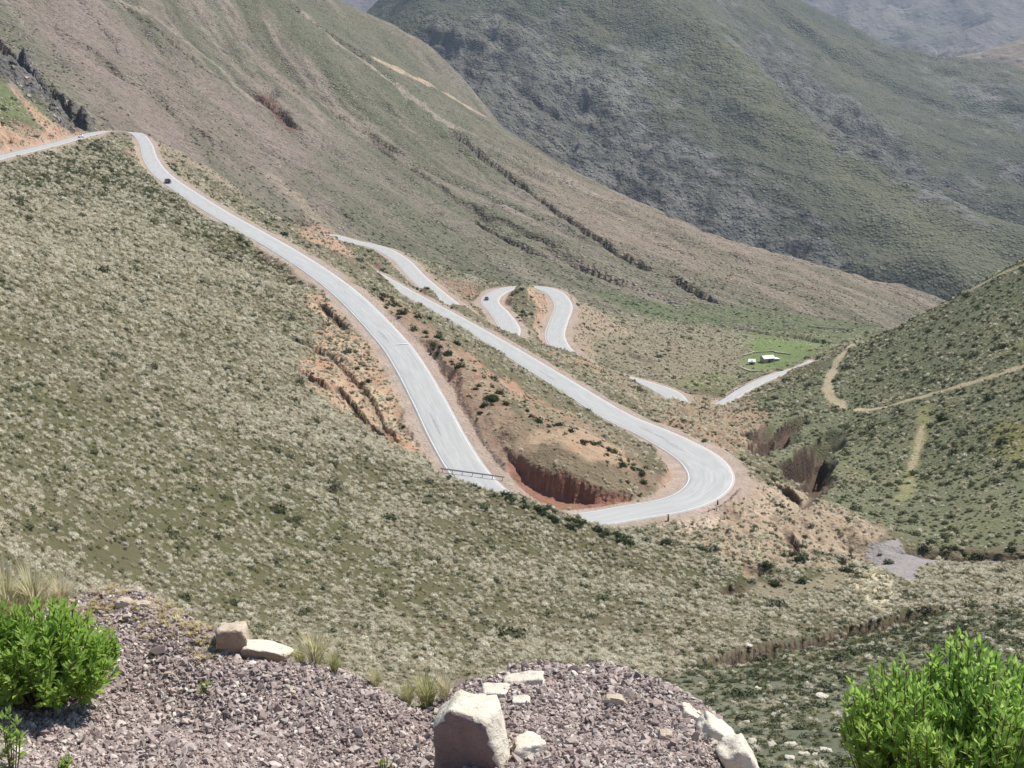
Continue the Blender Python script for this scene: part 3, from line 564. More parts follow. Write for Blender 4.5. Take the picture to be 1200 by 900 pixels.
# ------------------------------------------------------------------ mountains beyond the valley
def far_land(name, pts, r0, r1, u0, u1, nr, nc, relief, colour, mat):
    f = rbf(pts, c=.02)
    a0 = float(uv2at(u0, 200)[0]); a1 = float(uv2at(u1, 200)[0]); aa = np.linspace(a0, a1, nc); rr_ = gs(r0, r1, nr)
    A2, R2 = np.meshgrid(aa, rr_); T2 = f(A2, np.log(R2)); X2 = R2*np.sin(A2); Y2 = R2*np.cos(A2); Z2 = T2*R2
    Z2 = Z2 + relief(X2, Y2, *at2uv(A2, T2))
    U2, V2 = at2uv(A2, Z2/R2)
    c = colour(X2, Y2, Z2, U2, V2)
    ii = np.arange(nr*nc).reshape(nr, nc); fa = np.stack([ii[:-1, :-1], ii[:-1, 1:], ii[1:, 1:], ii[1:, :-1]], -1).reshape(-1, 4)
    o = mesh_obj(name, np.stack([X2, Y2, Z2], -1).reshape(-1, 3), fa, mat, smooth=True, kind='structure')
    cattr(o, 'albedo', c.reshape(-1, 3)); pattr(o, 'veg', np.ones(nr*nc)*.5)
GM_far = ground_mat('green_mountain_ground', .016, .11, .085, .6, 1.0, 9, (.34, .33, .30), (.06, .065, .055), blot=.4)
def blob(U2, V2, cx, cy, sx, sy, ang=0):
    ca, sa = math.cos(math.radians(ang)), math.sin(math.radians(ang)); x = (U2-cx)*ca+(V2-cy)*sa; y = -(U2-cx)*sa+(V2-cy)*ca
    return np.exp(-(x/sx)**2-(y/sy)**2)
def rockiness(X2, Y2, U2, V2):
    m = blob(U2,V2,690,150,130,75,35)+blob(U2,V2,860,270,120,60,25)*.9+blob(U2,V2,520,60,50,45,40)+blob(U2,V2,560,100,45,60,45)+blob(U2,V2,1000,330,90,40,20)*.7+blob(U2,V2,640,140,80,50,40)*.5
    m += blob(U2,V2,1020,170,150,26,32)*.9+blob(U2,V2,1170,110,80,40,25)*.6+blob(U2,V2,930,90,90,20,38)*.5+blob(U2,V2,1190,200,30,10,20)
    return np.clip(m + fbm(X2/160, Y2/160, 201, 4)*.55, 0, 1)
def rel_green(X2, Y2, U2, V2):
    k = rockiness(X2, Y2, U2, V2); dn = X2*.8-Y2*.6; cr = X2*.6+Y2*.8
    z = fbm(cr/210+fbm(X2/200, Y2/200, 205, 3)*.5, dn/900, 211, 4)*38 + fbm(X2/90, Y2/90, 212, 5)*14
    z += k*((1-np.abs(fbm(X2/80, Y2/80, 213, 5))*2.6)*17 + fbm(cr/22, dn/60, 214, 4)*13)
    return z
def col_green(X2, Y2, Z2, U2, V2):
    k = rockiness(X2, Y2, U2, V2); n = fbm(X2/260, Y2/260, 221, 4); m = fbm(X2/40, Y2/40, 222, 4)
    c = C(.100, .104, .070)*np.ones(X2.shape+(3,), np.float32); c = mixc(c, sstep(-.1, .4, n), C(.122, .122, .082)); c = mixc(c, sstep(.1, .5, -n)*.7, C(.078, .082, .062))
    ridge = blob(U2, V2, 1000, 200, 230, 22, 38)+blob(U2, V2, 870, 80, 60, 24, 45)+blob(U2, V2, 1120, 290, 160, 40, 30); c = mixc(c, np.clip(ridge, 0, 1)*.7, C(.140, .140, .083))
    rk = np.clip(sstep(.30, .62, k+m*.5), 0, 1); c = mixc(c, rk*.6, C(.145, .137, .128)); c = mixc(c, rk*sstep(.12, .4, m)*.28, C(.24, .23, .21)); c = mixc(c, rk*sstep(.05, .35, -m)*.7, C(.065, .063, .062))
    st = np.clip(blob(U2,V2,650,75,60,22,20)+blob(U2,V2,730,95,45,30,60)+blob(U2,V2,780,60,30,18)+blob(U2,V2,838,150,16,48)*.62+blob(U2,V2,1130,110,90,14,28)+blob(U2,V2,1190,200,26,8,20), 0, 1)
    return mixc(c, sstep(.35, .8, st+m*.5)*.4, C(.22, .22, .185))
GREEN = [(430,300,2300),(560,250,2300),(700,330,2200),(900,420,2100),(1100,470,2000),(1400,540,1900),
 (400,180,2500),(480,130,2600),(560,175,2500),(700,235,2400),(900,310,2300),(1100,375,2150),(1400,460,2000),
 (430,110,3000),(475,45,3150),(530,80,2900),(600,110,2800),(700,150,2750),(800,200,2600),(900,250,2450),(1000,300,2350),(1100,330,2200),(1250,390,2100),
 (480,15,3350),(540,20,3300),(600,40,3200),(700,60,3150),(800,110,2950),(900,165,2750),(1000,220,2600),(1100,270,2450),(1200,320,2300),
 (500,-60,3900),(600,-80,3800),(700,-60,3650),(760,-40,3550),(820,14,3350),(860,50,3200),(905,92,3080),(957,133,2950),(1020,176,2820),(1083,213,2700),(1200,263,2560),(1400,340,2400),
 (380,70,3300),(430,60,3300),(455,46,3500),(462,40,4300),(450,55,5000),(480,45,5300),(350,70,4000),(380,120,3600),(420,60,3700),(440,30,4200),(400,60,4800),(300,60,4000),
 (840,90,3600),(905,150,3350),(957,190,3200),(1083,270,2950),(1200,320,2800),(1400,400,2600),
 (820,-40,4300),(880,40,4000),(930,90,3750),(1000,140,3500),(1083,195,3250),(1200,245,3050),(1400,310,2900),
 (1000,90,4100),(1083,140,3850),(1200,190,3550),(1100,100,4300),(1200,130,4100),(1400,200,3900),
 (840,-30,5000),(905,-6,4900),(960,13,4800),(1000,33,4750),(1033,50,4700),(1083,66,4650),(1150,74,4600),(1200,84,4500),(1400,130,4300),
 (700,-150,5200),(500,-160,5200),(905,60,5400),(1000,100,5300),(1083,130,5200),(1200,150,5100),(1400,190,5000)]
far_land('mountain', GREEN, 2100, 5400, 330, 1420, 520, 620, rel_green, col_green, GM_far)
GM_blue = ground_mat('distant_mountain_ground', .004, .02, .02, .2, .8, 14, (.30, .27, .26), (.10, .09, .09), blot=.5)
def rel_blue(X2, Y2, U2, V2): return fbm(X2/900, Y2/900, 231, 5)*160 + (1-np.abs(fbm(X2/520, Y2/800, 232, 5))*2.2)*110 + fbm(X2/110, Y2/110, 233, 4)*22
def col_blue(X2, Y2, Z2, U2, V2):
    n = fbm(X2/600, Y2/600, 241, 4); c = C(.125, .112, .105)*np.ones(X2.shape+(3,), np.float32); c = mixc(c, sstep(-.1, .4, n), C(.16, .145, .13)); return mixc(c, sstep(.1, .4, -n)*.6, C(.12, .13, .09))
BLUE = [(-400,230,6000),(0,230,6000),(400,230,6000),(800,230,5900),(1200,260,5800),(1500,260,5800),(-400,60,8200),(0,60,8200),(380,60,8200),(460,40,8000),(600,100,8000),(900,90,7800),(1000,90,7600),(1100,86,7400),(1200,110,7000),(1500,120,7000),
 (-400,-120,10500),(0,-120,10500),(400,-60,10500),(600,-100,10500),(850,-70,10500),(1000,-80,10500),(1200,-90,10500),(1500,-90,10500),(-400,-230,12500),(0,-230,12500),(600,-230,12500),(1200,-230,12500),(1500,-200,12500),(1100,30,8800),(1200,10,9000)]
far_land('mountain', BLUE, 5600, 12500, -500, 1700, 150, 420, rel_blue, col_blue, GM_blue)
BROWN = [(1020,200,5600),(1100,190,5600),(1200,180,5600),(1500,180,5600),(1020,150,6200),(1060,100,6250),(1100,71,6400),(1150,62,6400),(1200,48,6400),(1300,20,6400),(1500,-20,6400),(1020,180,6900),(1100,150,6900),(1200,130,6900),(1500,80,6900)]
far_land('mountain', BROWN, 5600, 6900, 1010, 1560, 90, 240, lambda x, y, u, v: fbm(x/300, y/300, 251, 5)*45, lambda x, y, z, u, v: C(.24, .185, .14)*np.ones(x.shape+(3,), np.float32), GM_blue)

# ------------------------------------------------------------------ thin mountain air
hz = bpy.data.materials.new('thin_air'); hz.use_nodes = True; hn = hz.node_tree.nodes; hn.remove(hn['Principled BSDF'])
pv = hn.new('ShaderNodeVolumePrincipled'); pv.inputs['Density'].default_value = HAZE; pv.inputs['Color'].default_value = (.66, .80, 1, 1); pv.inputs['Anisotropy'].default_value = .2
hz.node_tree.links.new(pv.outputs[0], hn['Material Output'].inputs['Volume'])
hx, hy0, hy1, hz0, hz1 = 13000, -60, 13500, -4200, 4200
hv = [(x, y, z) for x in (-hx, hx) for y in (hy0, hy1) for z in (hz0, hz1)]
mesh_obj('haze', hv, [(0,1,3,2),(4,6,7,5),(0,4,5,1),(2,3,7,6),(0,2,6,4),(1,5,7,3)], hz, kind='stuff')
# ------------------------------------------------------------------ plants on the slopes
def rand_mat(name, cols, rough=.9, trans=0, attr=None):
    """plant colour that differs from plant to plant"""
    t = NT(name, rough, .15); oi = t.new('ShaderNodeObjectInfo'); g = t.new('ShaderNodeNewGeometry')
    n = len(cols); st = [((k+.0)/max(1, n-1), c) for k, c in enumerate(cols)]
    r = t.ramp(oi.outputs['Random'], st); r2 = t.math('MULTIPLY', g.outputs['Random Per Island'], .5)
    c = t.mix(r2, r, t.mix(1.0, r, (.55, .6, .5), 'MULTIPLY'))
    t.col(c)
    if trans:
        tr = t.new('ShaderNodeBsdfTranslucent'); t.l.new(c, tr.inputs['Color']); mx = t.new('ShaderNodeMixShader'); mx.inputs[0].default_value = trans
        t.l.new(t.b.outputs[0], mx.inputs[1]); t.l.new(tr.outputs[0], mx.inputs[2]); t.l.new(mx.outputs[0], t.n['Material Output'].inputs['Surface'])
    return t.m
STRAW = rand_mat('dry_grass', [(.70,.62,.46), (.92,.87,.74), (.50,.44,.31), (.88,.81,.67), (.42,.39,.25), (.94,.89,.77), (.66,.58,.45)], trans=.5)
OLIVE = rand_mat('olive_grass', [(.19,.19,.085), (.26,.25,.12), (.15,.165,.075), (.30,.27,.15)], trans=.25)
SHRUB = rand_mat('shrub_leaf', [(.075,.09,.05), (.12,.135,.07), (.095,.10,.06), (.15,.16,.09)], trans=.15)
SHRUBD = rand_mat('dark_shrub_leaf', [(.035,.052,.026), (.055,.075,.035), (.04,.06,.03), (.075,.09,.045)], trans=.12)

def tuft_data(n, h, spread, w, rng, segs=2, lean=.0):
    v, f = [], []
    for k in range(n):
        a = rng.uniform(0, 2*math.pi); rr_ = rng.uniform(0, .16)*spread; tl = rng.uniform(.05, 1.0)**.8*spread; L = h*rng.uniform(.6, 1.1)
        bx, by = rr_*math.cos(a), rr_*math.sin(a); ww = w*rng.uniform(.6, 1.2); px, py = -math.sin(a)*ww, math.cos(a)*ww
        b = len(v); mx, my = bx+math.cos(a)*tl*.35, by+math.sin(a)*tl*.35; tx, ty = bx+math.cos(a)*tl, by+math.sin(a)*tl
        tz = L*math.sqrt(max(.15, 1-(tl/max(spread, 1e-6))**2*.6))
        v += [(bx-px*.6, by-py*.6, -.03*h), (bx+px*.6, by+py*.6, -.03*h), (mx-px, my-py, tz*.62), (mx+px, my+py, tz*.62), (tx, ty, tz)]
        f += [(b, b+1, b+3, b+2), (b+2, b+3, b+4)]
    return v, f
def cushion_data(n, R, H, leaf, rng):
    v, f = [], []
    for k in range(n):
        d = rng.normal(0, 1, 3); d /= np.linalg.norm(d); d[2] = abs(d[2]); lump = 1+.25*math.sin(3*d[0]+5*d[1]*2+k*.0)
        p = d*np.array([R, R, H])*rng.uniform(.55, 1.0)*lump
        t1 = rng.normal(0, 1, 3); t1 -= d*t1.dot(d)*.6; t1 /= np.linalg.norm(t1); t2 = np.cross(d, t1); s = leaf*rng.uniform(.6, 1.3)
        b = len(v); v += [tuple(p+t1*s), tuple(p+t2*s*.6+d*s*.3), tuple(p-t1*s), tuple(p-t2*s*.6)]; f.append((b, b+1, b+2, b+3))
    return v, f
def mk_mesh(name, data, mat):
    m = bpy.data.meshes.new(name); m.from_pydata(data[0], [], data[1]); m.update(); m.materials.append(mat); return m
r_ = np.random.default_rng(3)
def join(a, b): n = len(a[0]); return list(a[0])+list(b[0]), list(a[1])+[tuple(q+n for q in f) for f in b[1]]
TUFTS = [mk_mesh('grass_tuft', join(tuft_data(30, .62, .36+.04*k, .035, r_), cushion_data(70, .30+.03*k, .46, .085, r_)), STRAW) for k in range(3)]
OTUFT = [mk_mesh('olive_tuft', join(tuft_data(24, .50, .50, .04, r_), cushion_data(50, .4, .3, .10, r_)), OLIVE) for k in range(2)]
CUSH = [mk_mesh('cushion_shrub', cushion_data(150, .60, .55, .12, r_), SHRUB) for k in range(2)]
DCUSH = [mk_mesh('dark_cushion', cushion_data(260, .9, .95, .15, r_), SHRUBD) for k in range(3)]

def scatter(name, mesh, pts, scl, label=None):
    """one object of countless small plants or stones: copies of one small mesh at the given places"""
    src = bpy.data.objects.new(name+'_form', mesh)
    m = bpy.data.meshes.new(name); n = len(pts); m.vertices.add(n); m.vertices.foreach_set('co', np.asarray(pts, np.float32).ravel())
    a = m.attributes.new('size', 'FLOAT_VECTOR', 'POINT'); a.data.foreach_set('vector', np.asarray(scl, np.float32).ravel())
    rot = np.zeros((n, 3), np.float32); rot[:, 2] = RNG.uniform(0, 6.28, n); rot[:, :2] = RNG.normal(0, .12, (n, 2))
    if name.startswith('gravel'): rot[:, :2] = RNG.normal(0, .75, (n, 2))
    a = m.attributes.new('turn', 'FLOAT_VECTOR', 'POINT'); a.data.foreach_set('vector', rot.ravel())
    o = bpy.data.objects.new(name, m); COL.objects.link(o); o['kind'] = 'stuff'
    if label: o['label'] = label
    g = bpy.data.node_groups.new(name, 'GeometryNodeTree'); g.interface.new_socket('Geometry', in_out='INPUT', socket_type='NodeSocketGeometry'); g.interface.new_socket('Geometry', in_out='OUTPUT', socket_type='NodeSocketGeometry')
    i_, o_ = g.nodes.new('NodeGroupInput'), g.nodes.new('NodeGroupOutput'); ip = g.nodes.new('GeometryNodeInstanceOnPoints'); oi = g.nodes.new('GeometryNodeObjectInfo'); oi.inputs['Object'].default_value = src; oi.inputs['As Instance'].default_value = True
    g.links.new(i_.outputs[0], ip.inputs['Points']); g.links.new(oi.outputs['Geometry'], ip.inputs['Instance'])
    for nm, sk in (('size', 'Scale'), ('turn', 'Rotation')):
        na = g.nodes.new('GeometryNodeInputNamedAttribute'); na.data_type = 'FLOAT_VECTOR'; na.inputs['Name'].default_value = nm; g.links.new(na.outputs['Attribute'], ip.inputs[sk])
    g.links.new(ip.outputs[0], o_.inputs[0]); md = o.modifiers.new('copies', 'NODES'); md.node_group = g
    return o
cellA = (Rr**2)*np.gradient(np.log(rad))[:, None]*np.gradient(az)[None, :]
def sample(dens, n=None):
    w = (dens*cellA); w[:, :] = np.where(np.abs(A) < math.radians(25), w, 0); tot = w.sum(); n = int(tot) if n is None else n
    cdf = np.cumsum(w.ravel()); k = np.searchsorted(cdf, RNG.uniform(0, cdf[-1], n)); i, j = np.unravel_index(np.clip(k, 0, w.size-1), w.shape)
    a = az[j] + RNG.uniform(-.5, .5, n)*np.gradient(az)[j]; r = rad[i]*np.exp(RNG.uniform(-.5, .5, n)*np.gradient(np.log(rad))[i])
    x, y = r*np.sin(a), r*np.cos(a); return x, y, ground_z(x, y), i, j
okv = np.clip(1 - shm*1.6 - CLIFF - PAN - DARK*3 - TRAIL*1.5 - MEAD*.95, 0, 1)*(RD > flat*.9)*(Rr > 16)
LH = 1.0*(Rr < np.interp(A, *zip(*[(float(uv2at(u, v)[0]), r) for u, v, r in [(-400,200,340),(0,194,372),(60,178,455),(118,160,560),(160,196,500),(200,222,462),(260,266,410),(320,308,360),(350,335,325),(400,360,300),(450,400,262),(500,480,222),(540,560,190),(600,588,178),(700,615,175),(760,630,180),(860,640,180),(1000,650,188),(1400,650,195)]])))
topgreen = poly_mask([(0,190),(118,160),(220,235),(330,320),(250,300),(140,235),(60,225),(0,235)], 200, 560, 30, 20)
patch = sstep(-.45, .25, fbm(X/30, Y/30, 301, 4))
dT = okv*(LH*(1-LRD*.86)*(.55+.45*patch)*(.55+.9*sstep(-.35, .35, fbm(X/5, Y/5, 302, 3)))*(1+.5*(Rr < 110))*(1-.75*topgreen)*np.where(Rr < 260, 3.1, 1.9) + (1-LH)*(1-MTN)*(.30*(1-RH_*.6)+.06+.35*BAD2+.2*BAD1)*np.where(Rr < 420, 1.0, .5))*(1-BANK*.6)*(1-STRIP*.75)*(1-SAND*.7)
dT *= np.clip((Rr-30)/40, .5, 1)
x, y, z, i, j = sample(dT); n = len(x)
s = np.clip(np.exp(RNG.normal(-.14, .30, n)), .4, 1.9)*np.interp(np.hypot(x, y), [40, 100, 250, 500], [.52, .70, 1.08, 1.5])
# the nearest, largest looking tufts are things of their own
vis = np.abs(np.arctan2(x, y)) < math.radians(21.5); key = s/np.hypot(x, y)*vis; uu, vv = at2uv(np.arctan2(x, y), z/np.hypot(x, y)); key = key*((vv < 860) & (vv > 640) & (uu < 1000))
order = np.argsort(-key)[:200]; rest = np.setdiff1d(np.arange(n), order)
for q in order:
    o = bpy.data.objects.new('grass_tuft', TUFTS[q % 3]); COL.objects.link(o); o.location = (x[q], y[q], z[q]-.03); o.rotation_euler = (0, 0, RNG.uniform(0, 6.28)); k = s[q]; o.scale = (k, k, k*.9)
    tag(o, 'pale straw bunchgrass tuft on the near slope just beyond the gravel berm', 'grass tuft', 'straw bunchgrass tufts on the near slope')
sel = RNG.integers(0, 3, n)
for k in range(3):
    m = rest[sel[rest] == k]; scatter('bunchgrass', TUFTS[k], np.c_[x[m], y[m], z[m]-.04], np.c_[s[m], s[m], s[m]*.85])
dO = okv*(1-STRIP*.6)*(1-SAND*.9)*(1-SCRUB*.2)*(LH*(1+LRD*1.2)*(.30+.35*sstep(-.2, .4, -fbm(X/30, Y/30, 301, 4))+.5*topgreen) + (1-LH)*(1-MTN)*.10*np.where(Rr < 420, 1, .4)+.10*RH_)
x, y, z, i, j = sample(dO); n = len(x); s = RNG.uniform(.35, .95, n)*np.interp(np.hypot(x, y), [40, 100, 250, 500], [.6, .8, 1.1, 1.4]); sel = RNG.integers(0, 2, n)
for k in range(2): m = np.where(sel == k)[0]; scatter('olive_grass', OTUFT[k], np.c_[x[m], y[m], z[m]-.04], np.c_[s[m], s[m], s[m]*.8])
dC = okv*(1-STRIP*.5)*(1-SAND*.7)*(1-SCRUB*.6)*(LH*(.13+.75*LRD+.12*topgreen)+ (1-LH)*(1-MTN)*(.04+.20*RH_*np.where(Rr < 330, 1, .5)))*(1-BANK*.5)
x, y, z, i, j = sample(dC); n = len(x); s = np.exp(RNG.normal(-.35, .42, n))*np.interp(np.hypot(x, y), [40, 100, 250, 500], [.45, .7, 1.0, 1.3]); sel = RNG.integers(0, 2, n)
for k in range(2): m = np.where(sel == k)[0]; scatter('cushion_plants', CUSH[k], np.c_[x[m], y[m], z[m]-.05], np.c_[s[m], s[m], s[m]*.8])
# sparse shrubs on the foot of the middle mountain
dM = MTN*np.clip(1-(Rr-620)/700, 0, 1)*.02*(RD > flat)*sstep(-.2, .4, -st1)
x, y, z, i, j = sample(dM); n = len(x); s = RNG.uniform(.8, 1.8, n); scatter('mountain_shrubs', CUSH[0], np.c_[x, y, z-.1], np.c_[s, s, s])

SHR = []
def shrubs(line, n, spread, smin, smax, label, group, rmin=30, mesh=None):
    pl = pickline(line, rmin=rmin)
    if len(pl) < 2: return
    d = np.r_[0, np.cumsum(np.linalg.norm(np.diff(pl, axis=0), axis=1))]
    for k in range(n):
        s_ = RNG.uniform(0, d[-1]); p = np.array([np.interp(s_, d, pl[:, c]) for c in range(2)]) + RNG.normal(0, spread, 2)
        rdx = np.min(np.hypot(RC[:, 0]-p[0], RC[:, 1]-p[1]))
        if rdx < 5.6: continue
        sc_ = RNG.uniform(smin, smax)
        SHR.append((sc_/math.hypot(p[0], p[1]), (mesh or DCUSH)[k % len(mesh or DCUSH)], (p[0], p[1], float(ground_z(p[0], p[1]))-.12), (sc_, sc_*RNG.uniform(.8, 1.2), sc_*RNG.uniform(.7, 1.05)), label, group))
shrubs([(575,572),(600,585),(640,602),(680,618),(720,632),(750,640)], 85, 1.4, .5, 1.0, 'dark green shrub in the dense strip under the lower hairpin road', 'shrubs in the dark strip below the hairpin')
shrubs([(500,545),(530,562),(560,575)], 12, 1.2, .4, .8, 'dark shrub on the hill crest by the guard rail', 'shrubs by the guard rail')
shrubs([(140,185),(175,208),(200,225),(240,255),(300,298),(340,328)], 34, 1.6, .5, 1.2, 'dark shrub along the near edge of the upper road', 'shrubs along the near edge of the upper road')
shrubs([(190,185),(215,208),(250,232),(290,256),(330,284),(360,300)], 40, 4, .7, 1.5, 'dark shrub along the far edge of the upper road', 'shrubs along the far edge of the upper road', rmin=470)
shrubs([(440,340),(480,375),(520,410),(560,445),(590,475),(620,495)], 95, 3.2, .5, 1.2, 'dark shrub on the bank between the two road legs', 'shrubs between the two road legs')
shrubs([(640,495),(680,510),(720,535),(750,560),(765,572)], 60, 2.2, .4, .85, 'dark shrub on the earth mound inside the hairpin', 'shrubs on the mound inside the hairpin', rmin=195)
shrubs([(480,338),(540,372),(600,408),(660,440),(730,475),(800,505),(850,535)], 46, 1.6, .5, 1.1, 'dark shrub on the far verge of the lower road leg', 'shrubs on the far verge of the lower leg', rmin=225)
shrubs([(390,285),(420,300),(450,318),(500,345)], 26, 3, .8, 1.5, 'dark shrub above the second hairpin', 'shrubs above the second hairpin', rmin=440)
shrubs([(600,345),(615,360),(620,385),(635,395)], 30, 5, .7, 1.5, 'dark shrub on the knoll inside the third hairpin', 'shrubs on the knoll inside the third hairpin', rmin=440)
shrubs([(770,632),(800,640),(850,650),(900,668),(960,660),(1000,640)], 30, 3.5, .5, 1.2, 'dark shrub on the brown broken ground below the hairpin', 'shrubs on the brown broken ground')
shrubs([(800,480),(840,490),(870,515),(890,560),(900,600),(930,610)], 34, 5, .5, 1.2, 'dark shrub on the gully side right of the hairpin', 'shrubs on the gully side')
shrubs([(380,370),(420,420),(470,470),(490,520)], 16, 4, .5, 1.0, 'dark shrub on the reddish bank left of the upper road', 'shrubs on the reddish bank')
shrubs([(1060,648),(1130,654),(1190,655)], 14, 2, .6, 1.3, 'dark shrub on the gully rim at the foot of the right hill', 'shrubs at the foot of the right hill')
shrubs([(5,190),(30,186),(60,180),(100,168),(125,168)], 24, 2.2, .6, 1.3, 'green shrub below the left stretch of road', 'shrubs below the left stretch of road', mesh=CUSH)
shrubs([(500,715),(530,722),(550,730)], 9, 1.2, .5, .95, 'low green shrub in the patch on the lower slope', 'green shrubs in the patch on the lower slope', mesh=CUSH)

SHR.sort(key=lambda q: -q[0])
for _, me_, loc_, scl_, lb_, gr_ in SHR[:290]:
    o = bpy.data.objects.new('shrub', me_); COL.objects.link(o); o.location = loc_; o.scale = scl_; o.rotation_euler = (0, 0, RNG.uniform(0, 6.28)); tag(o, lb_, 'shrub', gr_)
if len(SHR) > 290: scatter('small_shrubs', DCUSH[0], [q[2] for q in SHR[290:]], [q[3] for q in SHR[290:]])
# ------------------------------------------------------------------ gravel berm at the viewpoint
CREST = [(-150,765,5.7),(-60,748,5.8),(0,735,5.85),(60,716,5.9),(105,698,5.95),(150,691,5.95),(185,703,5.85),(220,724,5.7),(262,752,5.5),(300,768,5.35),(330,776,5.25),(400,793,5.1),(450,818,4.95),(480,838,4.88),(500,848,4.85),
 (530,822,4.85),(560,806,4.85),(600,792,4.9),(650,788,4.95),(720,791,4.95),(770,805,4.85),(815,830,4.7),(850,862,4.55),(878,905,4.35),(890,940,4.25),(960,1000,4.0),(1080,1050,3.9),(1200,1080,3.8),(1400,1100,3.7)]
FRONT = [(-150,900,4.55),(0,900,4.45),(0,845,5.0),(60,835,5.1),(100,850,4.95),(140,818,5.25),(215,822,5.18),(300,852,4.85),(400,882,4.55),(480,905,4.3),(100,880,4.6),(200,860,4.75),(300,880,4.55),(150,900,4.38),(300,900,4.32),(400,905,4.3),
 (150,750,5.6),(220,770,5.42),(300,810,5.05),(400,840,4.8),(600,905,4.05),(600,850,4.38),(700,850,4.4),(700,905,4.0),(800,905,3.98),(790,860,4.32),(520,900,4.2),(520,865,4.5),
 (0,1100,2.95),(600,1100,2.85),(1000,1200,2.75),(1200,1200,2.7),(600,1700,1.75),(0,1700,1.75),(1200,1700,1.75),(100,760,5.5),(650,815,4.7),(740,815,4.7)]
BP = CREST + FRONT
for u, v, r in CREST:
    a, t = uv2at(u, v); z = float(t)*r
    for dr, dz in ((.35, .12), (.9, .75), (2.2, 2.2), (5, 5.4), (9, 10)):
        uu_, vv_ = at2uv(float(a), (z-dz)/(r+dr)); BP.append((float(uu_), float(vv_), r+dr))
HBm = rbf(BP, c=.02)
ba = np.radians(np.linspace(-30, 30, 560)); br = gs(1.7, 14, 300); BA, BR = np.meshgrid(ba, br)
BX, BY = BR*np.sin(BA), BR*np.cos(BA); BT = HBm(BA, np.log(BR)); BZ = BT*BR - .04*sstep(3.5, 4.2, BR)
BZ = BZ + fbm(BX/.5, BY/.5, 401, 4)*.05 + fbm(BX/.16, BY/.16, 402, 3)*.03*sstep(4.4, 5.0, BR)+ fbm(BX/.07, BY/.07, 403, 2)*.008
def berm_z(x, y):
    a = np.arctan2(x, y); r = np.hypot(x, y); fa = np.clip((a-ba[0])/(ba[1]-ba[0]), 0, len(ba)-1.01); fl = np.clip((np.log(r)-np.log(br[0]))/(np.log(br[1])-np.log(br[0])), 0, len(br)-1.01)
    j = np.asarray(fa).astype(int); i = np.asarray(fl).astype(int); p = fa-j; q = fl-i
    return (BZ[i, j]*(1-p)+BZ[i, j+1]*p)*(1-q)+(BZ[i+1, j]*(1-p)+BZ[i+1, j+1]*p)*q
BU, BV = at2uv(BA, BZ/BR)
ii = np.arange(BZ.size).reshape(BZ.shape); fa = np.stack([ii[:-1, :-1], ii[:-1, 1:], ii[1:, 1:], ii[1:, :-1]], -1).reshape(-1, 4)
t = NT('berm_soil', .95, .1); o_ = t.obj(); g1 = t.noise(o_, 9, 5, .65); g2 = t.noise(o_, 60, 4, .7)
t.col(t.mix(t.ramp(g2, [(.35, 0), (.65, .8)]), t.mix(t.ramp(g1, [(.35, 0), (.65, 1)]), (.20, .155, .145), (.30, .235, .21)), (.37, .30, .27))); t.bump(t.math('ADD', g1, g2), .8, .02)
mesh_obj('ground', np.stack([BX, BY, BZ], -1).reshape(-1, 3), fa, t.m, smooth=True, kind='structure')

def berm_pick(u, v, rmin=3.6, rmax=6.6):
    """distance at which the berm surface shows at a photo position; its crest if the position lies above it"""
    a, t = uv2at(u, v); j = int(np.clip(round((float(a)-ba[0])/(ba[1]-ba[0])), 0, len(ba)-1)); ok = (br > rmin) & (br < rmax); tt = BZ[:, j]/br; i = np.where(ok & (tt >= float(t)))[0]
    if len(i): return float(br[i[0]])
    k = np.where(ok)[0]; return float(br[k[np.argmax(tt[k])]])
def hull_data(n, dims, rng, flat=1.0):
    bm = bmesh.new()
    for k in range(n):
        d = rng.normal(0, 1, 3); d /= np.linalg.norm(d); bm.verts.new(d*np.array(dims)*rng.uniform(.8, 1.05))
    g = bmesh.ops.convex_hull(bm, input=bm.verts); bmesh.ops.delete(bm, geom=[e for e in g['geom_interior'] if isinstance(e, bmesh.types.BMVert)], context='VERTS')
    m = bpy.data.meshes.new('chip'); bm.to_mesh(m); bm.free(); return m
CHIPM = rand_mat('slate_chip', [(.36,.28,.255), (.50,.41,.375), (.19,.145,.135), (.57,.49,.44), (.40,.31,.28), (.27,.205,.19), (.66,.59,.53), (.40,.31,.28)], rough=.75)
CHIPS = []
for k in range(5):
    m = hull_data(11, (1, .75+.05*k, .30+.07*k), r_); m.materials.append(CHIPM); CHIPS.append(m)
bcell = (BR**2)*math.log(br[1]/br[0])*(ba[1]-ba[0])
gd = ((BU > -40) & (BU < 930) & (BV < 930) & (BR > 3.6) & (BR < 8)).astype(float)
pale_fringe = np.exp(-((BR - np.interp(BA, *zip(*[(float(uv2at(u, v)[0]), r) for u, v, r in CREST])))/.18)**2)*((BU > 80) & (BU < 260))
gd *= (1-.5*pale_fringe)
def bsample(dens, n):
    w = (dens*bcell).ravel(); cdf = np.cumsum(w); k = np.clip(np.searchsorted(cdf, RNG.uniform(0, cdf[-1], n)), 0, w.size-1); i, j = np.unravel_index(k, BZ.shape)
    a = ba[j]+RNG.uniform(-.5, .5, n)*(ba[1]-ba[0]); r = br[i]*np.exp(RNG.uniform(-.5, .5, n)*math.log(br[1]/br[0])); x, y = r*np.sin(a), r*np.cos(a); return x, y, berm_z(x, y)
for k in range(5):
    n = 16000; x, y, z = bsample(gd, n); s = np.exp(RNG.normal(math.log(.0092), .42, n)); scatter('gravel', CHIPS[k], np.c_[x, y, z+s*.25], np.c_[s, s, s])
x, y, z = bsample(gd, 130)
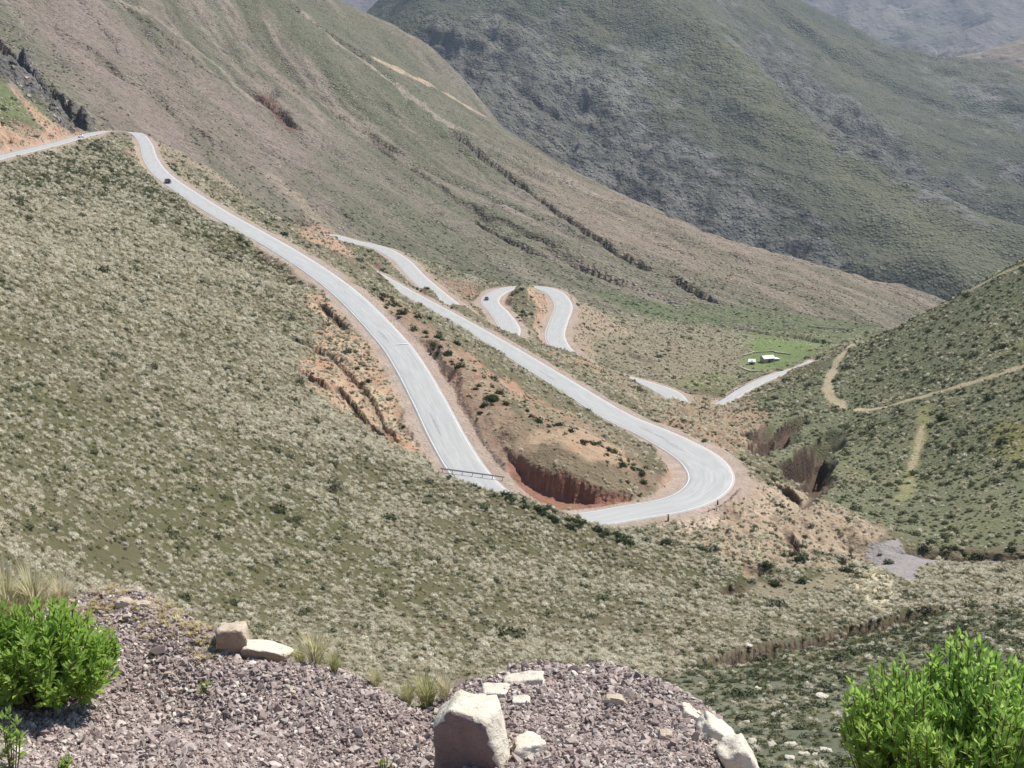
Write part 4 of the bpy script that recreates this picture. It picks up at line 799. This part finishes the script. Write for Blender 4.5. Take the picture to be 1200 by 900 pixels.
for k in range(130):
    s = float(np.clip(np.exp(RNG.normal(math.log(.030), .25)), .02, .06)); o = bpy.data.objects.new('stone_chip', CHIPS[k % 5]); COL.objects.link(o); o.location = (x[k], y[k], z[k]+s*.25); o.scale = (s, s, s); o.rotation_euler = tuple(RNG.normal(0, .6, 2)) + (RNG.uniform(0, 6.28),)
    tag(o, 'larger mauve grey slate chip lying among the gravel of the berm', 'stone', 'larger chips on the gravel berm')

# ------------------------------------------------------------------ pale rocks
def rock_mat(name, c1, c2, c3, sc_=9):
    t = NT(name, .9, .15); o_ = t.obj(); a = t.noise(o_, sc_, 5, .65); b = t.noise(o_, sc_*5, 4, .7); v = t.new('ShaderNodeTexVoronoi'); v.inputs['Scale'].default_value = sc_*1.6; t.l.new(o_, v.inputs['Vector'])
    c = t.mix(t.ramp(a, [(.35, 0), (.65, 1)]), c1, c2); c = t.mix(t.ramp(b, [(.55, 0), (.7, .8)]), c, c3); t.col(c); t.bump(t.math('ADD', t.math('MULTIPLY', a, 1.5), b), .8, .012); return t.m
RK1 = rock_mat('limestone', (.60,.535,.42), (.72,.67,.56), (.34,.27,.225)); RK2 = rock_mat('brown_rock', (.42,.33,.25), (.60,.52,.40), (.26,.19,.15)); RKF = rock_mat('brown_face', (.25,.185,.165), (.31,.235,.21), (.20,.145,.13), 14); RKB = rock_mat('ochre_face', (.34,.24,.17), (.44,.33,.24), (.22,.15,.11), 14)  # RKF: darker brown for the boulder's flat front, chosen by face direction
def rock_mesh(name, dims, planes, seed, mat, sub=4, amp=.10, face=None):
    bm = bmesh.new(); bmesh.ops.create_icosphere(bm, subdivisions=sub, radius=1.0)
    off = seed*7.13
    from mathutils import noise as MN
    for v in bm.verts:
        p = v.co.normalized(); r = 1.25
        for (nx, ny, nz, d) in planes:
            n = Vector((nx, ny, nz)).normalized(); c = p.dot(n)
            if c > 1e-3: r = min(r, d/c)
        n1_ = MN.noise(p*1.6+Vector((off, 0, 0))); n2_ = MN.noise(p*5+Vector((0, off, 0))); n3_ = MN.noise(p*13+Vector((0, 0, off)))
        v.co = p*r*(1+amp*n1_+amp*.45*n2_+amp*.2*n3_)
        v.co = Vector((v.co.x*dims[0], v.co.y*dims[1], v.co.z*dims[2]))
    m = bpy.data.meshes.new(name); bm.normal_update()
    if face:
        fn = Vector(face[0]).normalized()
        for f in bm.faces: f.material_index = 1 if f.normal.dot(fn)+MN.noise(f.calc_center_median()*40)*.12 > face[1] else 0
    bm.to_mesh(m); bm.free(); m.materials.append(mat)
    if face: m.materials.append(face[2])
    if sub >= 4: m.polygons.foreach_set('use_smooth', np.ones(len(m.polygons), bool))
    return m
BOX6 = [(1,0,0,.85),(-1,0,0,.85),(0,1,0,.85),(0,-1,0,.85),(0,0,1,.8),(0,0,-1,.8)]
def rock(u, v, r, wpx, hpx, dpt, planes, seed, mat, label, rot=0, name='rock', amp=.10, sink=0, tilt=(0, 0), sub=4, face=None):
    r = berm_pick(u, v+hpx*.42)+dpt*.45 if name == 'rock' else berm_pick(u, v+hpx*.3); c = P(u, v, r); k = r*1.03/FPX; m = rock_mesh(name, (wpx*k/1.7, dpt, hpx*k/1.65), planes, seed, mat, sub, amp, face)
    o = bpy.data.objects.new(name, m); COL.objects.link(o); o.location = (c[0], c[1], c[2]-sink); o.rotation_euler = (tilt[0], tilt[1], rot); return tag(o, label, 'rock')
rock(552, 866, 4.42, 88, 88, .13, [(-.42,-.90,-.16,.52),(1,.1,.25,.84),(-1,.2,0,.88),(0,1,0,.9),(.1,0,1,.86),(-.7,.1,.7,.90),(.85,-.5,.25,.84),(0,0,-1,.9)], 3, RK1, 'large pale limestone boulder with flat shaded front face set in the gravel', amp=.09, face=((-.42,-.90,-.10), .70, RKF))
rock(866, 893, 4.50, 36, 52, .08, BOX6, 5, RK1, 'rounded cream boulder at the right end of the gravel mound', tilt=(0, -.5), amp=.16)
rock(840, 860, 4.6, 44, 24, .09, BOX6, 6, RK1, 'cream rock slab between the two others along the right rim of the gravel mound', tilt=(0, .62), amp=.15)
rock(808, 838, 4.66, 26, 15, .06, BOX6, 8, RK1, 'cream rock half buried on the right shoulder of the gravel mound', tilt=(0, .5), amp=.12)
rock(614, 797, 4.88, 48, 11, .05, BOX6, 11, RK1, 'flat cream rock on the crest of the gravel mound right of the large boulder', amp=.12, tilt=(0, -.15))
rock(582, 812, 4.8, 34, 14, .06, BOX6, 12, RK1, 'pale rock behind the top edge of the large boulder', amp=.14)
rock(621, 876, 4.17, 38, 24, .06, [(1,0,0,.8),(-1,.4,0,.8),(0,0,1,.6),(0,-1,.3,.75),(.7,-.7,0,.8)], 14, RK1, 'jagged white stone lying on the gravel at the bottom edge', amp=.2, rot=.3)
rock(611, 822, 4.6, 22, 8, .04, BOX6, 15, RK1, 'thin pale slab standing out of the gravel right of the boulder', amp=.1)
rock(528, 890, 4.25, 24, 16, .05, BOX6, 16, RK1, 'small pale stone at the foot of the large boulder', amp=.2)
rock(272, 752, 5.44, 36, 42, .065, [(0,-1,-.15,.78),(1,0,0,.84),(-1,0,.1,.84),(0,0,1,.78),(-.5,-.3,-.8,.85),(0,1,0,.85)], 18, RK2, 'brown block of rock with a pale top perched on the berm crest', amp=.12, rot=.15, face=((0,-1,-.15), .72, RKB))
rock(310, 766, 5.32, 50, 24, .06, [(0,-1,-.2,.8),(0,0,1,.7),(1,0,-.4,.86),(-1,0,0,.9)], 19, RK1, 'low flat pale rock lying beside the brown block', tilt=(0, .18), amp=.10, face=((0,-1,-.2), .72, RKB))
for n_, (u, v, w, r, lb) in enumerate([(146,708,18,5.75,'dark clod at the left on top of the berm'), (168,710,15,5.75,'dark clod at the right on top of the berm'), (340,812,16,5.05,'dark stone in the hollow of the gravel slope'), (720,822,22,4.62,'grey stone near the middle of the gravel mound'), (780,862,16,4.3,'small grey stone on the right side of the gravel mound')]):
    rock(u, v, r, w, w*.7, .03, BOX6, 30+n_, RK2, lb, amp=.2, sub=3, name='stone')
RK3 = rock_mat('weathered_stone', (.46,.42,.34), (.58,.54,.45), (.30,.26,.20))
STN = [(882,871,14,'second'),(905,875,14,''),(927,875,17,''),(942,886,16,''),(925,891,18,''),(955,886,9,''),(968,882,17,''),(963,818,17,''),(910,839,14,''),(887,811,13,''),(982,857,15,''),(875,848,9,''),(1030,760,10,''),(1032,774,9,''),(1085,733,8,''),(877,773,10,''),(1001,878,10,''),(990,893,12,''),(945,800,6,''),(1110,742,8,'')]
sm_ = [rock_mesh('stone', (1, .8, .45), BOX6, 50+k, RK3, 2, .25) for k in range(4)]
for k, (u, v, w, _) in enumerate(STN):
    p = pick(u, v, rmin=34)
    if p is None: continue
    s = w*math.hypot(p[0], p[1])/FPX/2.0; o = bpy.data.objects.new('stone', sm_[k % 4]); COL.objects.link(o); o.location = (p[0], p[1], p[2]+s*.15); o.scale = (s, s, s); o.rotation_euler = (RNG.normal(0, .15), RNG.normal(0, .15), RNG.uniform(0, 6.28))
    tag(o, 'pale stone lying on the grey green slope right of the gravel mound', 'stone', 'pale stones on the lower right slope')

# ------------------------------------------------------------------ leafy bushes at both corners
LEAFM = rand_mat('bush_leaf', [(.30,.46,.08), (.42,.60,.13), (.20,.35,.06), (.52,.62,.18), (.33,.50,.14)], rough=.38, trans=.5)
LEAFB = rand_mat('bright_bush_leaf', [(.42,.60,.12), (.56,.74,.20), (.30,.48,.10), (.64,.74,.26), (.46,.66,.18)], rough=.32, trans=.62)
t = NT('bush_stem', .8, .2); t.col((.20, .16, .09)); STEM = t.m
def leaf_pts(L, w):
    return [(0,0,0), (w*.8,L*.3,-.1*w), (w,L*.6,0), (0,L,-.12*L), (-w,L*.6,0), (-w*.8,L*.3,-.1*w), (0,L*.45,-.3*w)]
LF = [(0,1,6), (1,2,6), (2,3,6), (3,4,6), (4,5,6), (5,0,6)]
leaf_m = bpy.data.meshes.new('leaf'); leaf_m.from_pydata(leaf_pts(1, .17), [], LF); leaf_m.materials.append(LEAFM)
leaf_b = leaf_m.copy(); leaf_b.name = 'leaf'; leaf_b.materials[0] = LEAFB
def basis(d, up, L, roll):
    d = d.normalized(); s_ = d.cross(up); s_ = s_.normalized() if s_.length > 1e-4 else Vector((1, 0, 0)); n_ = s_.cross(d)
    M = Matrix((s_*L, d*L, n_*L)).transposed().to_4x4(); return M @ Matrix.Rotation(roll, 4, 'Y')
def bush(name, c, Rx, Rz, nsh, label, seed, leafL=.045, lobes=None, per=26, mat=None, flatk=.35):
    rng = np.random.default_rng(seed); t_ = empty(name, c, 0, label, 'bush'); base = Vector((0, 0, 0))
    SV, SF, mats = [], [], []
    for k in range(nsh):
        th = rng.uniform(0, 2*math.pi); rr_ = math.sqrt(rng.uniform(0, 1)); el = 1-rr_**2
        tip = Vector((Rx*rr_*math.cos(th), Rx*rr_*math.sin(th)*.9, Rz*(flatk+(1-flatk)*math.sqrt(max(el, 0)))*rng.uniform(.72, 1.08)))
        if lobes:
            f_ = sum(h*math.exp(-((tip.x-lx)/lw)**2) for lx, lw, h in lobes); tip.z *= .78+f_
        b0 = Vector((tip.x*.25, tip.y*.25, -.03)); mid = b0.lerp(tip, .5) + Vector((tip.x*.12, tip.y*.12, -.02))
        prev = None; NS = 6; ctr = []
        for q in range(NS+1):
            s = q/NS; ctr.append((b0*(1-s)**2 + mid*2*s*(1-s) + tip*s*s))
        for q in range(NS):
            for w_ in (.0028,):
                for ax in (Vector((w_, 0, 0)), Vector((0, w_, 0))):
                    b = len(SV); SV += [ctr[q]-ax, ctr[q]+ax, ctr[q+1]+ax*.7, ctr[q+1]-ax*.7]; SF.append((b, b+1, b+2, b+3))
        for q in range(per):
            s = 1-(rng.uniform(0, 1)**1.35)*.62; i_ = min(int(s*NS), NS-1); pos = ctr[i_].lerp(ctr[i_+1], s*NS-i_); ax = (ctr[i_+1]-ctr[i_]).normalized()
            an = q*2.4+rng.uniform(-.3, .3); side = ax.orthogonal().normalized(); side = Matrix.Rotation(an, 3, ax) @ side; op = .55+.9*(1-s)+rng.uniform(-.2, .3)
            d = (ax*math.cos(op)+side*math.sin(op)); L = leafL*rng.uniform(.7, 1.25)*(1-.35*max(0, s-.9)*10*.5)
            M = basis(d, side if s > .97 else Vector(ax), L, rng.uniform(-.5, .5)); M.translation = pos; mats.append((M, s))
    for k in range(max(2, nsh//22)):
        th = rng.uniform(0, 6.28); e = Vector((Rx*math.cos(th)*rng.uniform(.5, 1.05), Rx*math.sin(th)*rng.uniform(.5, 1.05), Rz*rng.uniform(.5, 1.0))); s0 = Vector((e.x*.3, e.y*.3, 0))
        for ax in (Vector((.002, 0, 0)), Vector((0, .002, 0))): b = len(SV); SV += [s0-ax, s0+ax, e+ax*.4, e-ax*.4]; SF.append((b, b+1, b+2, b+3))
    mesh_obj('stem', SV, SF, STEM, parent=t_, kind='stuff')
    # the leaves nearest to the viewer one by one, the rest as one mass
    cv_ = Vector(c); keyed = sorted(range(len(mats)), key=lambda q: (cv_+mats[q][0].translation).length - .12*mats[q][1])
    own = set(keyed[:300]); V_, F_ = [], []
    lp = [Vector(p) for p in leaf_pts(1, .17)]
    for q, (M, s) in enumerate(mats):
        if q in own:
            o = bpy.data.objects.new('leaf', leaf_b if mat else leaf_m); COL.objects.link(o); o.parent = t_; o.matrix_local = M
        else:
            b = len(V_); V_ += [M @ p for p in lp]; F_ += [(x+b, y+b, z+b) for x, y, z in LF]
    mesh_obj('foliage', V_, F_, mat or LEAFM, parent=t_, kind='stuff')
    return t_
def on_berm(u, v, r):
    r = berm_pick(u, v); a, _ = uv2at(u, v); x, y = r*math.sin(a), r*math.cos(a); return (x, y, float(berm_z(x, y)))
c = on_berm(48, 828, 5.35); bush('leafy_bush', c, .33, .37, 250, 'bright green leafy bush at the left edge on the gravel berm', 21, .042)
c = on_berm(-70, 815, 5.6); bush('leafy_bush', c, .34, .40, 120, 'green bush with yellowing shoots cut off by the left picture edge', 25, .042)
a_, t_z = uv2at(1130, 778); rb = 5.2; ztop = float(t_z)*rb; cx, cy = rb*math.sin(float(a_)), rb*math.cos(float(a_)); hb = 1.0
bush('leafy_bush', (cx, cy, ztop-hb*1.0), .47, hb, 520, 'bright green leafy bush filling the lower right corner', 22, .056, lobes=[(-.42, .05, .17), (-.24, .07, .20), (.08, .12, .22), (.3, .12, .16)], per=30, mat=LEAFB, flatk=.80)
a_, t_z = uv2at(1255, 785); rb = 5.6; cx, cy = rb*math.sin(float(a_)), rb*math.cos(float(a_))
bush('leafy_bush', (cx, cy, float(t_z)*rb-1.0), .42, 1.0, 200, 'leafy bush with reddish stems behind the corner bush at the right edge', 23, .048, per=30)
c = on_berm(14, 905, 4.45); bush('seedling', (c[0], c[1], c[2]), .05, .24, 5, 'slender upright seedling at the bottom left corner', 31, .035, per=24)
c = on_berm(74, 903, 4.35); bush('seedling', (c[0], c[1], c[2]), .035, .045, 7, 'tiny green sprout in the gravel at the bottom left', 32, .025, per=12)
c = on_berm(452, 905, 4.2); bush('seedling', (c[0], c[1], c[2]), .03, .04, 5, 'tiny green sprout left of the large boulder', 33, .02, per=10)
c = on_berm(243, 812, 5.2); bush('seedling', (c[0], c[1], c[2]), .04, .045, 7, 'small green sprout in the middle of the gravel slope', 34, .02, per=12)

# ------------------------------------------------------------------ feathery grass on and behind the berm
FEATH = rand_mat('feather_grass', [(.58,.54,.30), (.72,.66,.44), (.46,.46,.20), (.78,.70,.50)], trans=.5)
YELL = rand_mat('yellow_grass', [(.78,.68,.42), (.66,.55,.33), (.85,.77,.54)], trans=.5)
fg = [mk_mesh('feather_grass', tuft_data(150, 1.0, .62, .012, r_), FEATH) for k in range(3)]
yg = mk_mesh('yellow_grass', tuft_data(40, 1.0, 1.1, .06, r_), YELL)
for k, (u, v, r, h, lb) in enumerate([(370,783,5.20,.17,'yellow green feathery grass tuft behind the berm right of the flat pale rock'),(352,778,5.33,.10,'low feathery tuft touching the flat pale rock'),(392,789,5.12,.09,'small dry tuft right of the feathery grass tuft'),
    (500,828,4.82,.17,'tall feathery grass tuft just left of the large boulder'),(520,822,4.73,.12,'short feathery tuft behind the large boulder'),(478,822,4.87,.10,'short grass tuft in the dip between the gravel mounds'),(440,806,5.04,.09,'small pale tuft on the low crest of the berm'),
    (8,716,6.02,.30,'tall dry feathery grass at the left edge above the bush'),(40,706,6.11,.24,'dry feathery grass above the left bush'),(70,704,6.11,.16,'pale dry grass between bush and berm top'),(-25,715,6.02,.34,'tall dry grass cut off by the left picture edge'),(22,735,5.68,.12,'yellow green grass clump among the left bush shoots')]):
    c = on_berm(u, v, r); o = bpy.data.objects.new('feather_grass', fg[k % 3]); COL.objects.link(o); o.location = c; o.scale = (h*1.15, h*1.15, h*1.15); o.rotation_euler = (0, 0, k*1.3); tag(o, lb, 'grass tuft')
x, y, z = bsample(pale_fringe+1e-9, 230); s = RNG.uniform(.014, .040, 230); scatter('dry_grass', yg, np.c_[x, y, z], np.c_[s, s, s*.6])

# ------------------------------------------------------------------ buildings, vehicles and roadside things
def simple(name, col, rough=.6, spec=.3, metal=0, vary=.15, sc_=3):
    t = NT(name, rough, spec); n = t.noise(t.obj(), sc_, 4, .6); t.col(t.mix(t.ramp(n, [(.35, 0), (.7, 1)]), col, tuple(q*(1-vary) for q in col))); t.b.inputs['Metallic'].default_value = metal; return t.m
WHT = simple('white_sheet', (.80, .80, .78)); WALLM = simple('adobe_wall', (.46, .42, .38), .9, .1); DOORM = simple('dark_door', (.06, .05, .05)); STW = simple('field_stone', (.48, .42, .36), .95, .1)
def box(v, f, x0, x1, y0, y1, z0, z1):
    b = len(v); v += [(x, y, z) for x in (x0, x1) for y in (y0, y1) for z in (z0, z1)]
    f += [tuple(b+q for q in g) for g in ((0,1,3,2),(4,6,7,5),(0,4,5,1),(2,3,7,6),(0,2,6,4),(1,5,7,3))]
def bx(name, dims, mat, parent, bev=0, **k):
    v, f = [], []; box(v, f, *dims); o = mesh_obj(name, v, f, mat, parent=parent, **k)
    if bev: m = o.modifiers.new('bevel', 'BEVEL'); m.width = bev; m.segments = 2
    return o
def house(u, v, rz, w, d_, h, label, two=False):
    p = pick(u, v, rmin=440); t_ = empty('farmhouse', (p[0], p[1], p[2]-.15), rz, label, 'house')
    bx('wall', (-w/2, w/2, -d_/2, d_/2, 0, h), WALLM, t_, .03)
    vv = [(-w/2-.3, -d_/2-.4, h-.05), (w/2+.3, -d_/2-.4, h-.05), (w/2+.3, 0, h+1.0), (-w/2-.3, 0, h+1.0), (w/2+.3, d_/2+.4, h-.05), (-w/2-.3, d_/2+.4, h-.05)]
    vv += [(x, y, z+.09) for x, y, z in vv]
    mesh_obj('roof', vv, [(0,1,2,3),(3,2,4,5),(9,8,7,6),(11,10,8,9),(0,6,7,1),(5,4,10,11),(1,7,8,2),(2,8,10,4),(0,3,9,6),(3,5,11,9)], WHT, parent=t_)
    for s in (-1, 1): mesh_obj('gable', [(s*(w/2-.02), -d_/2, h), (s*(w/2-.02), d_/2, h), (s*(w/2-.02), 0, h+.93)], [(0, 1, 2)], WALLM, parent=t_)
    bx('door', (-.45, .45, -d_/2-.06, -d_/2-.004, 0, 1.9), DOORM, t_)
    bx('window', (w*.25-.35, w*.25+.35, -d_/2-.05, -d_/2-.004, .9, 1.6), DOORM, t_)
    if two:
        bx('lean_to', (w/2+.02, w/2+2.6, -d_/2+.5, d_/2-.4, 0, h*.72), WALLM, t_, .03)
        bx('lean_to_roof', (w/2+.0, w/2+3.0, -d_/2+.1, d_/2-.1, h*.72, h*.72+.12), WHT, t_)
    return t_
house(899, 425, .35, 5.0, 3.4, 1.9, 'white roofed farmhouse with lean-to on the green meadow', True)
house(881, 427, -.2, 2.6, 2.2, 1.4, 'small white roofed hut left of the farmhouse on the meadow')
def stone_wall(pts, label, h=1.0, th=.6, rmin=420):
    pl = resample(pickline(pts, rmin=rmin), .9); t_ = empty('stone_wall', tuple(pl[0]), 0, label, 'wall'); V_, F_ = [], []
    for p in pl:
        for lv in range(2):
            q = RNG.normal(0, .1, 3); c = np.array([p[0]-pl[0][0]+q[0], p[1]-pl[0][1]+q[1], float(ground_z(p[0], p[1]))-pl[0][2]+h*.25+lv*h*.45]); w = th*RNG.uniform(.8, 1.2)
            box(V_, F_, c[0]-w*.6, c[0]+w*.6, c[1]-w*.5, c[1]+w*.5, c[2]-h*.27, c[2]+h*.27)
    mesh_obj('stone', V_, F_, STW, parent=t_, kind='stuff'); return t_
stone_wall([(872,418),(884,414),(905,413),(925,416)], 'low stone corral wall behind the farmhouse', .6)
stone_wall([(868,432),(880,436),(896,436)], 'low stone wall in front of the small hut', .6)
stone_wall([(952,384),(980,386),(1000,386)], 'pale stone wall across the far end of the valley', .6, rmin=560)

CARB = {'black': simple('black_paint', (.02, .02, .022), .3, .5, vary=0), 'white': simple('white_paint', (.78, .78, .78), .3, .5, vary=0), 'grey': simple('grey_paint', (.10, .11, .12), .3, .5, vary=0)}
GLASS = simple('car_glass', (.03, .035, .04), .08, .5, vary=0); TYRE = simple('tyre', (.025, .025, .025), .9, .1, vary=0); LAMPR = simple('tail_lamp', (.4, .02, .02), .3, vary=0); LAMPW = simple('head_lamp', (.7, .7, .68), .2, vary=0)
def car(u, v, colour, label, name='parked_car', off=1.5, flip=False):
    i = road_at(u, v); tx, ty = tang[i]*(-1 if flip else 1); rz = math.atan2(ty, tx); p = RC[i]; loc = (p[0]+nn_[i, 0]*off, p[1]+nn_[i, 1]*off, p[2]+.075)
    t_ = empty(name, loc, rz, label, 'car')
    prof = [(-2.1,.35),(-2.12,.75),(-2.0,.95),(-1.3,1.02),(-.9,1.42),(.35,1.45),(1.0,1.0),(1.95,.86),(2.1,.65),(2.1,.35)]
    V_ = [(x, -.84, z) for x, z in prof]+[(x, .84, z) for x, z in prof]; n = len(prof)
    V_ = [(x, y*(.84 if z > 1.2 else 1), z) for x, y, z in V_]
    F_ = [tuple(range(n)), tuple(range(2*n-1, n-1, -1))]+[(q, q+n, (q+1) % n+n, (q+1) % n) for q in range(n)]
    b = mesh_obj('body', V_, F_, CARB[colour], parent=t_); m = b.modifiers.new('bevel', 'BEVEL'); m.width = .06; m.segments = 2
    for s in (-1, 1): mesh_obj('side_window', [(-1.05, s*.80, 1.06), (.80, s*.80, 1.06), (.30, s*.735, 1.38), (-.85, s*.735, 1.38)], [(0, 1, 2, 3) if s < 0 else (3, 2, 1, 0)], GLASS, parent=t_)
    mesh_obj('windscreen', [(.97, -.66, 1.05), (.97, .66, 1.05), (.42, .60, 1.43), (.42, -.60, 1.43)], [(0, 1, 2, 3)], GLASS, parent=t_)
    mesh_obj('rear_window', [(-1.30, .66, 1.07), (-1.30, -.66, 1.07), (-.97, -.60, 1.40), (-.97, .60, 1.40)], [(0, 1, 2, 3)], GLASS, parent=t_)
    for x in (-1.3, 1.3):
        for s in (-1, 1):
            bm = bmesh.new(); bmesh.ops.create_cone(bm, cap_ends=True, segments=16, radius1=.33, radius2=.33, depth=.2, matrix=Matrix.Translation((x, s*.78, .33)) @ Matrix.Rotation(math.pi/2, 4, 'X')); m = bpy.data.meshes.new('wheel'); bm.to_mesh(m); bm.free(); m.materials.append(TYRE); o = bpy.data.objects.new('wheel', m); COL.objects.link(o); o.parent = t_
    for s in (-1, 1): bx('tail_light', (-2.16, -2.08, s*.65-.14, s*.65+.14, .66, .82), LAMPR, t_); bx('headlight', (2.06, 2.13, s*.62-.16, s*.62+.16, .60, .74), LAMPW, t_)
    return t_
car(203, 213, 'black', 'small black car driving on the upper road below the top bend', off=1.5)
car(90, 161, 'white', 'white car on the left stretch of road near the hill crest', off=1.5)
car(571, 351, 'grey', 'dark grey car rounding the third hairpin beside the knoll', off=-1.5)

GALV = simple('galvanised_steel', (.42, .43, .44), .5, .4, .4)
gi = road_at(522, 530); gs_ = [RC[gi+q, :3]+np.array([nn_[gi+q, 0]*(WID[gi+q]+.9), nn_[gi+q, 1]*(WID[gi+q]+.9), 0]) for q in range(0, 1)]
def edge_pt(u, v):
    best = None
    for s_ in (-1, 1):
        e = RC[:, :2]+nn_*(WID+1.0)[:, None]*s_; r_e = np.hypot(e[:, 0], e[:, 1]); ue, ve = at2uv(np.arctan2(e[:, 0], e[:, 1]), (RC[:, 2]+.6)/r_e); k_ = int(np.argmin((ue-u)**2+(ve-v)**2)); dd = (ue[k_]-u)**2+(ve[k_]-v)**2
        if best is None or dd < best[0]: best = (dd, np.array([e[k_, 0], e[k_, 1], RC[k_, 2]+.62]))
    return best[1]
g0, g1_ = edge_pt(520, 549), edge_pt(579, 568); L_ = math.hypot(g1_[0]-g0[0], g1_[1]-g0[1]); t_ = empty('guard_rail', tuple(g0), math.atan2(g1_[1]-g0[1], g1_[0]-g0[0]), 'grey steel guard rail at the lower bend of the upper road', 'guard rail')
dzl = g1_[2]-g0[2]; pr = [(0,-.13),(.05,-.09),(.05,-.03),(0,0),(.05,.03),(.05,.09),(0,.13)]
V_ = [(x*L_/8, -y, z+dzl*x/8) for x in range(9) for y, z in pr]+[(x*L_/8, -y+.03, z+dzl*x/8) for x in range(9) for y, z in pr]; F_ = []
for q in range(8):
    for k in range(6): b = q*7+k; F_ += [(b, b+1, b+8, b+7), (b+63, b+70, b+71, b+64)]
mesh_obj('rail', V_, F_, GALV, parent=t_)
for q in range(7):
    s = (q+.2)/6.4; wx, wy = g0[0]+(g1_[0]-g0[0])*s, g0[1]+(g1_[1]-g0[1])*s; zg = dzl*s-.85
    bx('post', (L_*s-.05, L_*s+.05, .04, .14, zg+.15, dzl*s+.1), GALV, t_)
DKP = simple('dark_post', (.05, .045, .045), .8); WHP = simple('pale_band', (.7, .7, .68))
for u, v, h, lb in ((783, 611, 1.15, 'dark marker post below the outside of the big hairpin'), (841, 592, .8, 'short marker post at the outer rim of the big hairpin'), (820, 487, 1.0, 'dark marker post on the bank behind the big hairpin')):
    p = pick(u, v); t_ = empty('marker_post', tuple(p), 0, lb, 'post'); bm = bmesh.new(); bmesh.ops.create_cone(bm, cap_ends=True, segments=10, radius1=.13, radius2=.10, depth=h, matrix=Matrix.Translation((0, 0, h/2-.05))); m = bpy.data.meshes.new('post'); bm.to_mesh(m); bm.free(); m.materials.append(DKP); o = bpy.data.objects.new('shaft', m); COL.objects.link(o); o.parent = t_
    bx('reflector_band', (-.13, .13, -.13, .13, h*.72, h*.80), WHP, t_)
